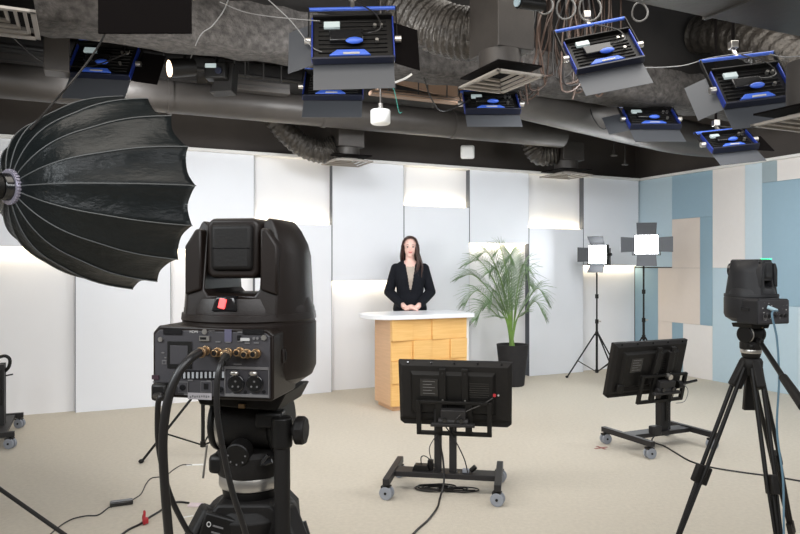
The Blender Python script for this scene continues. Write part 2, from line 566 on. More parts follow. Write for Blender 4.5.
# big duct sloping down to the right corner
a, b = P(540, 101, 6.3), P(668, 134, 7.3)
t = thing('round_duct', 'large smooth grey duct slanting towards the right corner of the room', 'air duct', (a + b) / 2)
inv = Matrix.Translation(-t.location)
MB(inv).tube([a + Vector((-.3, -.2, .03)), a, b, b + Vector((.75, .5, .0))], [.2, .2, .19, .17], seg=36, smooth=8).build('duct_tube', M_duct, t)
MB(inv).cyl(b + Vector((0, 0, .15)), (b.x, b.y, CH), .008, seg=8).build('hanger_rod', M_duct2, t)
MB(inv).tube([a.lerp(b, .3) + Vector((0, -.205, .05)), a.lerp(b, .3) + Vector((.05, -.22, -.12)), a.lerp(b, .42) + Vector((.0, -.22, -.17)), a.lerp(b, .5) + Vector((.0, -.21, .06))], .006, seg=6, smooth=6).build('loose_wire', M_cable, t)

# big rectangular duct, upper right, nearest
s3, o3 = roomline(700, 4.09)
t = thing('rectangular_duct', 'wide flat-bottomed grey duct filling the top right corner, nearest overhead', 'air duct', W(s3 - 1, o3 + .5, 2.86))
inv = Matrix.Translation(-t.location)
MB(inv @ ROOM).span((.3, o3, 2.86), (s3 + 1.5, o3 + 1.0, 3.3)).build('duct_body', M_duct2, t, bevel=.01)
for q in range(4):
    ss = .8 + q * .9
    MB(inv @ ROOM).span((ss, o3 - .012, 2.848), (ss + .03, o3 + 1.012, 3.312)).build('flange', M_duct2, t)
    MB(inv @ ROOM).cyl((ss + .1, o3 + .5, 3.3), (ss + .1, o3 + .5, CH), .008, seg=8).build('hanger_rod', M_duct2, t)
MB(inv @ ROOM).span((s3 - .10, o3 - .004, 2.875), (s3 + .02, o3 + .002, 2.893)).build('yellow_tag', mat('yellow tag', (.6, .55, .05), .5), t, label='yellow tag')

# square ducts / trays on the upper left and low channels
def tray(label, s0, s1, o, z, w, h, m, name='cable_tray', cat='cable tray'):
    t = thing(name, label, cat, W((s0 + s1) / 2, o, z))
    inv = Matrix.Translation(-t.location)
    MB(inv @ ROOM).span((s0, o - w / 2, z), (s1, o + w / 2, z + h)).build('tray_body', m, t, bevel=.006)
    MB(inv @ ROOM).span((s0, o + w / 2 + .001, z + h * .45), (s1, o + w / 2 + .009, z + h * .55)).build('rib_line', M_duct2, t)
    for q in range(3):
        s = s0 + (s1 - s0) * (q + .4) / 3
        MB(inv @ ROOM).cyl((s, o, z + h), (s, o, CH), .006, seg=8).build('hanger_rod', M_duct2, t)
    return t
ss, oo = roomline(20, 6.0)
tray('grey rectangular cable tray at the far upper left above the softbox', 5.9, 10.2, oo, P(20, 71, 6.0).z, .2, .12, M_duct)
ss, oo = roomline(260, 6.1)
tray('short grey channel just above the long round duct', roomline(292, 6.1)[0], roomline(232, 6.1)[0], oo, P(260, 93, 6.1).z, .12, .09, M_duct)
for (pa, pb, py, lab) in ((395, 470, 100.5, 'upper of two steel channels tinted as warm-lit, left of the ceiling diffuser'), (392, 458, 107, 'lower of two steel channels tinted as warm-lit, left of the ceiling diffuser')):
    dd = 6.2 if py < 105 else 6.0
    s0, oo = roomline(pb, dd)
    s1, _ = roomline(pa, dd)
    tray(lab, s0, s1 + .3, oo, P(425, py, 6.1).z, .09, .035, M_warmbeam, 'steel_channel', 'steel channel')
# sloping tan brace
a, b = P(392, 74, 6.6), P(462, 92, 6.6)
o = MB().bar(a, b, .04, .16).build('steel_brace', M_warmbeam)
tag(rooted(o, (a + b) / 2), 'tan sloping steel plate brace seen above the two warm-tinted channels', 'steel brace')
# hanging grey box, upper left
p = P(57, 56, 5.1)
o = MB(Matrix.Translation(p) @ Matrix.Rotation(YAW, 4, 'Z')).box((0, 0, 0), (.17, .2, .27)).build('junction_box', M_duct, bevel=.008)
o2 = MB().cyl(p + Vector((0, 0, .13)), (p.x, p.y, CH), .006, seg=8).build('hanger_rod', M_duct2, o)
tag(rooted(o, p), 'grey upright junction box hanging left of the leftmost blue LED panel', 'junction box')
o2.location = -p

# ---- ceiling diffusers with plenum boxes and flexible ducts
def diffuser(px, py, d, w, l, rot, label, plenum=None, neck=.1, neck_r=None, flex=None, fr=.12, pl_off=(0, 0), rings=4):
    c = P(px, py, d)
    t = thing('ceiling_diffuser', label, 'air diffuser', c, rot)
    Mi = t.rotation_euler.to_matrix().to_4x4().inverted() @ Matrix.Translation(-c)
    fr_ = MB()
    for k in range(rings):
        q = 1 - k * .8 / rings
        a, b_, th = w * q / 2, l * q / 2, .014 if k else .022
        z = .012 * k
        for (cx, cy, sx, sy) in ((0, b_ - th / 2, 2 * a, th), (0, -b_ + th / 2, 2 * a, th), (a - th / 2, 0, th, 2 * b_), (-a + th / 2, 0, th, 2 * b_)):
            fr_.box((cx, cy, z), (sx, sy, .012), (0, 0, 0))
        # sloping vanes
        if k:
            for sg in (1, -1):
                fr_.bar((-a, sg * b_, z), (a, sg * b_, z), .028, .003, up=(0, sg * .5, 1))
    fr_.build('grille_frame', M_grille, t)
    MB().box((0, 0, .058), (w - .02, l - .02, .01)).build('backing', M_leaf_black, t)
    nr = neck_r or min(w, l) * .4
    MB().cyl((0, 0, .06), (0, 0, .06 + neck), nr, seg=28).build('neck', M_duct, t)
    if plenum:
        pw, plen, ph = plenum
        ox, oy = pl_off
        MB().box((ox, oy, .06 + neck + ph / 2), (pw, plen, ph)).build('plenum_box', M_duct, t, bevel=.006)
        MB().cyl((ox, oy, .06 + neck + ph), (ox, oy, CH - c.z), .008, seg=8).build('hanger_rod', M_duct2, t)
    if flex:
        pts = [Mi @ P(*f) for f in flex]
        pp, rr = catmull([Vector(p) for p in pts], [fr] * len(pts), 22)
        rr = [fr * (1 + .06 * math.sin(i * 1.6)) for i in range(len(rr))]
        MB().tube(pp, rr, seg=28).build('flexible_duct', M_flex, t, sharp=80)
    return t
diffuser(500, 82, 4.25, .33, .46, YAW, 'large square diffuser under a plenum box with crinkled duct, near top centre', (.26, .34, .5), .12, .13,
         [(492, 30, 4.55), (468, 34, 4.6), (436, 26, 4.7), (408, 4, 4.8), (396, -22, 4.85)], .17, pl_off=(.04, .05))
diffuser(-12, 20, 3.25, .42, .44, YAW, 'dark-centred square diffuser cut off by the left edge, top left corner', (.3, .3, .3), .12, .14)
diffuser(347, 163, 7.15, .42, .42, YAW, 'small flat diffuser on a grey box above the wall behind the presenter\'s left', (.28, .28, .24), .09, .13,
         [(336, 146, 7.1), (322, 152, 7.1), (300, 144, 7.05), (278, 122, 6.95), (268, 100, 6.9)], .115)
diffuser(566, 176, 8.15, .44, .44, YAW, 'small flat diffuser on a grey box near the right room corner', (.3, .3, .22), .11, .14,
         [(556, 152, 8.1), (540, 153, 8.1), (533, 140, 8.1), (532, 122, 8.1), (545, 100, 8.1)], .14)
diffuser(812, 122, 3.6, .42, .4, YAW, 'pale square diffuser cut off by the right edge beside the large LED panel', None, .25, .12)

# ---- blue LED panel lights
def led_panel(px, py, d, w, label, tilt=18, yaw=0, roll=0, doors=('bottom', 'left', 'right'), h=None, power=25, bottom_angle=0, drop=.19,
              left_a=30, right_a=30, ykf=.78, group='blue LED panels hung overhead'):
    c = P(px, py, d)
    h = h or w * .66
    rot = (Matrix.Rotation(R(yaw), 4, 'Z') @ Matrix.Rotation(R(roll), 4, 'Y') @ Matrix.Rotation(R(-tilt), 4, 'X'))
    t = thing('led_panel_light', label, 'studio light', c, rot=rot.to_euler(), group=group)
    T = .055
    # body: open-backed black housing with ribs, blue side rails
    b = MB()
    b.box((0, T * .2, 0), (w, T * .5, h))
    for q in range(9):
        b.box((0, -T * .12, -h * .42 + q * h * .105), (w * .86, T * .2, .006))
    b.build('housing', M_black, t, bevel=.004)
    for sx in (-1, 1):
        MB().box((sx * (w / 2 + .004), -.005, 0), (.009, T * .8, h * 1.0)).build('side_rail', M_blue, t, bevel=.003)
    MB().box((0, -.012, -h / 2 - .004), (w * 1.02, T, .014)).build('bottom_rail', M_blued, t, bevel=.002)
    MB().box((0, -.012, h / 2 + .004), (w * 1.0, T, .010)).build('top_rail', M_black, t, bevel=.002)
    # power unit with display and blue pad on the back
    pu = MB()
    pu.box((-w * .08, -T * .5, h * .02), (w * .42, T * .6, h * .26))
    pu.build('power_unit', M_blackg, t, bevel=.006)
    MB().box((-w * .26, -T * .45, h * .3), (w * .2, .02, h * .14)).build('display', M_lcd, t, bevel=.002)
    MB().prism([(-w * .30, -h * .46), (w * .22, -h * .46), (w * .14, -h * .33), (-w * .2, -h * .33)], -T * .75, -T * .3).build('blue_base_pad', M_bluepad, t, bevel=.004)
    MB().ball((w * .02, -T * .85, -h * .14), (w * .11, .018, h * .07)).build('blue_handle', M_bluepad, t)
    MB().box((-w * .02, -T * .78, -h * .43), (w * .2, .006, .012)).build('white_label', M_lbl, t)
    for kx, kz in ((.28, .26), (.36, .26), (.3, -.1)):
        MB().cyl((w * kx, -T * .3, h * kz), (w * kx, -T * .72, h * kz), .011, seg=12).build('dial', M_silver, t)
    MB().tube([(w * .1, -T * .6, h * .1), (w * .2, -T * 1.4, -h * .05), (w * .34, -T * 1.1, h * .1), (w * .3, -T, h * .45), (w * .05, -T * .4, h * .9)], .005, seg=6, smooth=6).build('power_cord', M_cable, t)
    # diffuser face
    MB().box((0, T * .47, 0), (w * .94, .006, h * .92)).build('diffuser', M_emit2, t)
    # yoke: black arms with blue top bar, silver tilt knobs
    yk = h * ykf
    for sx in (-1, 1):
        MB().box((sx * (w / 2 + .028), 0, yk / 2), (.006, .03, yk)).build('yoke_arm', M_black, t)
        MB().cyl((sx * (w / 2 + .014), 0, 0), (sx * (w / 2 + .052), 0, 0), .022, seg=14).build('tilt_knob', M_silver, t)
    MB().cyl((-w / 2 - .03, 0, yk), (w / 2 + .03, 0, yk), .012, seg=14).build('yoke_bar', M_bluepad, t)
    MB().cyl((0, 0, yk), (0, 0, yk + .07), .014, seg=12).build('spigot', M_silver, t)
    # barn doors
    def door(kind, ang, length, m):
        b = MB()
        if kind == 'bottom':
            b.prism([(-w / 2, 0), (w / 2, 0), (w * .5, -length), (-w * .5, -length)], -.0015, .0015)
            o = b.build('barn_door', m, t)
            o.location = (0, T * .5, -h / 2)
            o.rotation_euler = (R(ang), 0, 0)
        elif kind == 'top':
            b.prism([(-w / 2, 0), (w / 2, 0), (w * .5, length), (-w * .5, length)], -.0015, .0015)
            o = b.build('barn_door', m, t)
            o.location = (0, T * .5, h / 2)
            o.rotation_euler = (R(-ang), 0, 0)
        else:
            sg = -1 if kind == 'left' else 1
            b.prism([(0, -h / 2), (0, h / 2), (sg * length, h * .5), (sg * length, -h * .5)], -.0015, .0015)
            o = b.build('barn_door', m, t)
            o.location = (sg * w / 2, T * .5, 0)
            o.rotation_euler = (0, 0, R(sg * ang))
        return o
    if 'bottom' in doors: door('bottom', bottom_angle, drop, M_leaf_metal)
    if 'left' in doors: door('left', left_a, drop * .95, M_leaf_metal)
    if 'right' in doors: door('right', right_a, drop * .95, M_leaf_black)
    if 'top' in doors: door('top', 40, drop, M_leaf_metal)
    # clamp and suspension pole, vertical in the room
    top = rot @ Vector((0, 0, yk + .07))
    ri = rot.inverted()
    hp = MB(ri)
    hp.cyl(top, (top.x, top.y, CH - c.z), .011, seg=10)
    hp.build('suspension_pole', M_leaf_black, t)
    MB(ri).box((top.x, top.y, top.z + .03), (.05, .06, .05)).build('clamp', M_silver, t, bevel=.005)
    # the light it gives
    power = power * .29
    if power:
        e = c + (rot @ Vector((0, T * .6 + .01, 0)))
        tg = e + (rot @ Vector((0, 1, 0)))
        area('panel_light', e, tg, w * .85, h * .8, power, (0.95, 0.975, 1.0))
    return t
led_panel(104, 62, 5.35, .47, 'blue and black LED panel at far left above the softbox, half behind the beam', tilt=30, roll=3, doors=('bottom', 'right'), drop=.21, right_a=8, power=26)
led_panel(353, 40, 4.25, .49, 'largest blue LED panel with lit display, top centre left', tilt=24, yaw=2, roll=-2, drop=.19, left_a=25, right_a=25, power=18)
led_panel(334, 86, 5.6, .47, 'LED panel half hidden behind and below the largest one', tilt=38, doors=('bottom',), drop=.2, power=24)
led_panel(491, 104, 5.7, .44, 'LED panel just beneath the large square ceiling diffuser', tilt=50, doors=('bottom',), drop=.19, power=26)
led_panel(603, 52, 4.9, .47, 'LED panel among the hanging brown cables with bright blue yoke bar', ykf=1.0, tilt=34, roll=-11, doors=('bottom',), drop=.21, power=24)
led_panel(651, 119, 6.2, .44, 'smaller LED panel in front of the large slanting duct, left door open', tilt=48, doors=('bottom', 'left'), drop=.19, left_a=15, power=22)
led_panel(751, 86, 4.5, .44, 'LED panel at the right with two lit dials, above a smaller one', ykf=.92, tilt=30, roll=-7, doors=('bottom', 'left'), drop=.17, power=20)
led_panel(729, 142, 5.6, .36, 'lowest LED panel on the right with its black door swung right', tilt=50, roll=-6, doors=('bottom', 'right'), drop=.16, right_a=10, power=14)

# black flag: the barn door leaf of a fixture above the frame
c = P(145, 5, 3.0)
t = thing('hanging_flag', 'plain black rectangular flag hanging at the top left, in front of the beam', 'light flag', c)
MB().box((0, 0, 0), (.405, .012, .25)).build('flag_sheet', M_leaf_black, t, bevel=.002)
for sx in (-.15, .15):
    MB().cyl((sx, 0, .12), (sx, 0, CH - c.z), .006, seg=8).build('suspension_pole', M_leaf_black, t)

# warm spotlight
c = P(182, 69, 5.1)
t = thing('spotlight', 'small black cylinder spotlight glowing warm, left of the wedge shaped light', 'spotlight', c, rot=(0, 0, R(34)))
MB().cyl((-.09, 0, -.01), (.09, 0, .03), .07, .065, seg=28).build('barrel', M_black, t, bevel=.004)
MB().cyl((-.096, 0, -.011), (-.088, 0, -.01), .06, seg=28).build('lens', M_warm, t)
MB().cyl((.02, 0, .03), (.02, 0, CH - c.z), .01, seg=8).build('suspension_pole', M_black, t)
# small light with wedge shaped barn door
c = P(217, 72, 5.2)
t = thing('compact_studio_light', 'small studio light with a dark wedge shaped hood, beside the spotlight', 'studio light', c)
MB().box((0, 0, 0), (.16, .12, .12)).build('housing', M_black, t, bevel=.01)
MB().prism([(-.07, -.14), (.10, -.13), (.12, .08), (.02, .09), (-.02, -.04)], .03, .2).build('hood', M_blackm, t, bevel=.004)
MB().box((-.03, -.065, .03), (.08, .01, .03)).build('display', M_lcd, t)
MB().cyl((.03, -.06, -.01), (.03, -.08, -.01), .025, seg=16).build('dial', M_blued, t)
MB().cyl((0, 0, .06), (0, 0, CH - c.z), .01, seg=8).build('suspension_pole', M_black, t)

# white pendant cylinder and white access point
c = P(380.5, 117, 4.6)
t = thing('ceiling_sensor', 'white drum shaped sensor hanging on a rod below the largest LED panel', 'sensor', c)
MB().lathe([(.0, -.048), (.058, -.048), (.066, -.04), (.066, .04), (.06, .046), (.0, .046)], 32).build('drum', mat('white plastic', (.8, .8, .78), .4), t, sharp=50)
MB().cyl((0, 0, .04), (0, 0, .09), .016, seg=12).build('socket', M_silver, t)
MB().cyl((0, 0, .08), (0, 0, CH - c.z), .006, seg=8).build('suspension_rod', M_duct, t)
c = P(467.5, 152, 7.75)
t = thing('wifi_access_point', 'small white square wireless access point hanging above the wall, upper middle', 'access point', c)
MB().box((0, 0, 0), (.155, .05, .155)).build('white_case', MATS['white plastic'], t, bevel=.025, seg=4)
MB().cyl((0, .02, .07), (0, .02, CH - c.z), .005, seg=8).build('suspension_rod', M_duct, t)
# lens of an overhead camera, cut by the top edge
c = P(527, 3, 3.6)
t = thing('overhead_camera', 'small black camera with a pale lens ring at the very top edge', 'camera', c)
MB().cyl((-.05, -.02, 0), (.09, .05, .01), .035, seg=24).build('barrel', M_black, t)
MB().cyl((-.052, -.021, 0), (-.058, -.024, 0), .027, seg=24).build('lens', mat('pale lens glass', (.35, .45, .5), .1), t)
MB().cyl((.03, .02, .03), (.03, .02, CH - c.z), .01, seg=8).build('suspension_pole', M_black, t)
# two little sprinkler heads
for px, py, d, lab in ((614, 156, 8.4, 'grey sprinkler head hanging above the wall near the right corner'), (625, 165, 8.6, 'lower grey sprinkler head closest to the right corner')):
    c = P(px, py, d)
    t = thing('sprinkler_head', lab, 'sprinkler', c)
    MB().cyl((0, 0, 0), (0, 0, .012), .04, seg=16).cyl((0, 0, .01), (0, 0, .06), .015, seg=10).build('deflector', M_duct, t)
    MB().cyl((0, 0, .05), (0, 0, CH - c.z), .008, seg=8).build('drop_pipe', M_duct2, t)

# hanging cables: brown bundle behind the diffuser, top centre right
rng = random.Random(11)
for k in range(30):
    x0 = rng.uniform(533, 592)
    d = rng.uniform(5.35, 5.75)
    kk = rng.random()
    pts = [P(x0, -30, d)]
    y = -30
    x = x0
    yend = rng.uniform(50, 92)
    while y < yend:
        y += rng.uniform(16, 30)
        x += rng.uniform(-9, 6)
        pts.append(P(x, y, d + rng.uniform(-.06, .06)))
    if kk < .5:
        pts.append(P(x + rng.uniform(8, 20), y - 5, d))
        pts.append(P(x + rng.uniform(18, 30), y - 40, d))
        pts.append(P(x + rng.uniform(18, 30), -35, d))
    o = MB().tube(pts, rng.uniform(.005, .009), seg=6, smooth=5).build('hanging_cable', M_cablebr if rng.random() < .75 else M_cable)
    tag(rooted(o, pts[0]), 'brown cable in the tangle hanging between the square diffuser and the LED panel', 'cable', 'tangled hanging cables')
# looped cable ties at the very top
for k, (px, py, rr) in enumerate(((545, 5, .05), (566, 8, .06), (590, 8, .07), (640, 12, .05))):
    d = 4.4
    c = P(px, py, d)
    pts = [c + Vector((rr * math.cos(a), .01 * math.sin(2 * a), rr * 1.2 * math.sin(a))) for a in [2 * PI * q / 16 for q in range(17)]]
    m = MB().tube(pts, .006, seg=6)
    m.cyl(c + Vector((0, 0, rr * 1.15)), (c.x, c.y, CH), .005, seg=6)
    o = m.build('cable_loop', M_cableg)
    tag(rooted(o, c), 'grey looped cable hung at the top edge, ' + ('leftmost of four', 'second from left of four', 'third from left of four', 'rightmost of four')[k], 'cable', 'looped cables along the top edge')
# crinkled duct at the far right behind the large LED panel
t = thing('flexible_duct', 'dark crinkled flexible duct at the right edge behind the LED panel', 'air duct', P(790, 62, 5.6))
inv = Matrix.Translation(-t.location)
pp, rr = catmull([P(838, 96, 5.4), P(806, 70, 5.5), P(770, 48, 5.7), P(738, 36, 6.0), P(700, 34, 6.4)], [.17] * 5, 16)
MB(inv).tube(pp, [.17 * (1 + .06 * math.sin(i * 1.7)) for i in range(len(pp))], seg=26).build('duct_hose', M_flex, t, sharp=80)
for q in (10, 40):
    MB(inv).cyl(pp[q], (pp[q].x, pp[q].y, CH), .006, seg=8).build('hanger_rod', M_duct2, t)
# single wires crossing the ceiling
wires = [
 ([(262, -6, 4.2), (290, 20, 4.2), (311, 46, 4.2), (322, 52, 4.2)], M_cableg, 'pale thin wire curving down to the left side of the largest LED panel', .0035),
 ([(230, -6, 3.6), (224, 10, 3.8), (212, 26, 4.0), (200, 36, 4.2), (190, 60, 5.2)], M_cableg, 'pale thin wire running down across the beam, left of centre', .0035),
 ([(220, 2, 3.6), (245, 12, 3.8), (275, 17, 4.0), (320, 21, 4.1)], M_cableg, 'pale thin wire crossing sideways over the beam near the top', .003),
 ([(110, -5, 3.6), (106, 30, 3.7), (92, 56, 3.7), (70, 84, 3.6), (52, 104, 3.4), (30, 130, 3.3)], M_cable, 'black cable dropping from the ceiling towards the softbox', .006),
 ([(0, 22, 4.5), (20, 44, 4.8), (45, 62, 5.2), (90, 66, 5.2), (130, 52, 5.0)], M_cable, 'black cable sagging under the left end of the beam', .005),
 ([(635, 68, 4.9), (680, 66, 5.0), (710, 58, 4.7), (752, 52, 4.4)], M_cableg, 'thin grey wire strung between the two right LED panels', .0035),
 ([(770, 54, 4.4), (785, 57, 4.4), (812, 55, 4.4)], M_cableg, 'thin grey wire leaving the right edge behind the right LED panel', .0035),
 ([(424, 78, 5.0), (432, 100, 5.2), (444, 111, 5.4), (470, 100, 5.6)], M_cable, 'black cable looping below the crinkled duct', .006),
 ([(385, 84, 5.0), (393, 88, 5.1), (396, 98, 5.1), (399, 112, 5.2), (402, 112, 5.2)], mat('green wire', (.05, .3, .25), .5), 'short green wire dangling beside the white drum sensor', .003),
 ([(377, 81, 4.8), (388, 84, 4.9), (404, 79, 5.0), (412, 74, 5.0)], mat('white conduit', (.6, .58, .55), .5), 'short white conduit lying right of the largest LED panel', .008)]
for pts, m, lab, r in wires:
    q = [P(*p) for p in pts]
    o = MB().tube(q, r, seg=6, smooth=8).build('ceiling_wire', m)
    tag(rooted(o, q[0]), lab, 'cable')
# thin pipes in the dark ceiling void
for (pa, pb, r, lab) in (((430, 6, 6.0), (800, 66, 8.0), .02, 'upper of two thin dark pipes in the right ceiling void'), ((560, 70, 6.8), (810, 110, 6.8), .025, 'lower of two thin dark pipes in the right ceiling void'),
                         ((0, 50, 6.0), (300, 78, 7.2), .02, 'thin dark pipe in the left ceiling void')):
    a, b = P(*pa), P(*pb)
    b.z = a.z = (a.z + b.z) / 2
    t = thing('ceiling_pipe', lab, 'pipe', (a + b) / 2)
    inv = Matrix.Translation(-t.location)
    MB(inv).cyl(a, b, r, seg=12).build('pipe', M_duct2, t)
    for q in (.2, .5, .8):
        p = a.lerp(b, q)
        MB(inv).cyl(p, (p.x, p.y, CH), .006, seg=8).build('hanger_rod', M_duct2, t)

# ================================================================== DESK
t = thing('presenter_desk', 'honey oak presenter desk with tiled front and white rounded top', 'desk', (-0.085, 6.52, 0), YAW)
DW, DD, DT = .822, .40, .872
MB().span((.03, .03, .0), (DW - .01, DD - .02, .05)).build('plinth', M_woods, t, bevel=.003)
MB().span((0.0, .02, .045), (DW, DD, DT)).build('carcass', M_woods, t, bevel=.003)
rng = random.Random(5)
tiles = MB()
rows = [(.872, .668, (.02, .225, .43, .63, .822)), (.668, .475, (.02, .225, .43, .63, .822)), (.475, .265, (.02, .2, .41, .62, .822)), (.265, .047, (.02, .2, .41, .62, .822))]
offs = [(.034, .008, .022, .004), (.006, .030, .008, .026), (.030, .010, .026, .006), (.008, .028, .010, .024)]
for (z1, z0, xs), of in zip(rows, offs):
    for k in range(4):
        x0, x1 = (xs[k] if k else 0.0) + .001, xs[k + 1] - .001
        f = of[k]
        g = f * .35
        # each block front slopes slightly
        v = [(x0, -f, z0 + .001), (x1, -g, z0 + .001), (x1, -g - .004, z1 - .001), (x0, -f + .004, z1 - .001),
             (x0, .03, z0 + .001), (x1, .03, z0 + .001), (x1, .03, z1 - .001), (x0, .03, z1 - .001)]
        tiles.add(v, [(0, 1, 2, 3), (5, 4, 7, 6), (4, 0, 3, 7), (1, 5, 6, 2), (3, 2, 6, 7), (4, 5, 1, 0)])
tiles.build('tiled_front', M_wood, t, bevel=.0015)
MB().span((DW + .002, .03, 0), (DW + .045, .52, DT)).build('side_panel', M_trimw, t, bevel=.003)
# rounded white top
def rrect(x0, x1, y0, y1, rl, rr, n=10):
    p = []
    for (cx, cy, r, a0) in ((x1 - rr, y0 + rr, rr, -90), (x1 - rr, y1 - rr, rr, 0), (x0 + rl, y1 - rl, rl, 90), (x0 + rl, y0 + rl, rl, 180)):
        for i in range(n + 1):
            a = R(a0 + 90 * i / n)
            p.append((cx + r * math.cos(a), cy + r * math.sin(a)))
    return p
MB().prism(rrect(-.195, .895, -.07, .54, .27, .05), DT, .914, axis='z').build('desk_top', mat('white desk top', (.8, .82, .86), .3), t, bevel=.006, seg=3)

# ================================================================== PALM
pc = P(512.5, 300, 7.98)
t = thing('potted_palm', 'areca palm in a charcoal tapered pot beside the desk', 'plant', (pc.x, pc.y, 0))
MB().lathe([(.0, .0), (.125, .0), (.135, .01), (.182, .46), (.186, .475), (.172, .475), (.165, .43), (.0, .43)], 36).build('pot', M_pot, t)
MB().lathe([(.0, .42), (.168, .42), (.168, .437), (.1, .447), (.0, .45)], 30).build('potting_bark', M_soil, t)
rng = random.Random(21)
# frond tips: (dx, dy, z top) seen from the camera, arch height
tips = [(459, 278, 1), (463, 303, -1), (467, 264, 0), (479, 256, 1), (497, 252, 0), (511, 258, 1), (524, 268, -1), (546, 301, 0), (541, 314, -1), (486, 303, -1), (474, 318, -1), (531, 285, 1),
        (488, 272, -1), (506, 282, 0)]
fr = []
for px_, py_, s_ in tips:
    zt = 1.38 + (266 - py_) * .01157
    fr.append(((px_ - 512.5) * .01157, (s_ * .10 - .02) if px_ > 490 else -.16 + s_ * .05, zt, zt + (.05 if zt > 1.2 else .16)))
for dx, dy, zt, za in fr:
    dy = min(dy, .08)
    b = Vector((rng.uniform(-.03, .03), rng.uniform(-.03, .03), .43))
    tip = Vector((dx, dy, zt))
    mid = Vector((dx * .38, dy * .38, .43 + (za - .43) * .72))
    m2 = Vector((dx * .74, dy * .74, max(zt, .43 + (za - .43) * .98)))
    pts, rs = catmull([b, Vector((dx * .12, dy * .12, .75)), mid, m2, tip], [.009, .007, .005, .004, .0015], 12)
    stalk = MB().tube(pts, rs, seg=6).build('frond_stalk', M_stalk, t)
    lf = MB()
    n = len(pts)
    side = Vector((dx, dy, 0)).normalized().cross(Vector((0, 0, 1)))
    st = int(n * .34)
    for i in range(st, n, 1):
        for sub in (0,):
            p = pts[i] if sub == 0 else (pts[i] + pts[i + 1]) / 2
            tn = (pts[min(i + 1, n - 1)] - pts[i - 1]).normalized()
            q = (i + sub - st) / (n - st)
            L = (.09 + .20 * math.sin(PI * min(1, q * .85 + .18))) * rng.uniform(.85, 1.1)
            up = tn.cross(side).normalized()
            if up.z < 0: up = -up
            for sg in (-1, 1):
                d = (tn * (.75 + .5 * q) + side * sg * (1.0 - .35 * q) + up * .22).normalized()
                a = p
                m_ = p + d * L * .5
                e = p + d * L + Vector((0, 0, -L * .22))
                wv = tn.cross(d).cross(d).normalized() * .0045
                hv = Vector((0, 0, .0015))
                lf.add([a - wv * .5, a + wv * .5, m_ + wv, e, m_ - wv, m_ + hv * 2], [(0, 1, 2, 5), (0, 5, 4), (5, 2, 3), (4, 5, 3)])
    lo = lf.build('frond_leaflets', M_leaf, stalk, sharp=60)
    sd = lo.modifiers.new('thickness', 'SOLIDIFY')
    sd.thickness = .0012

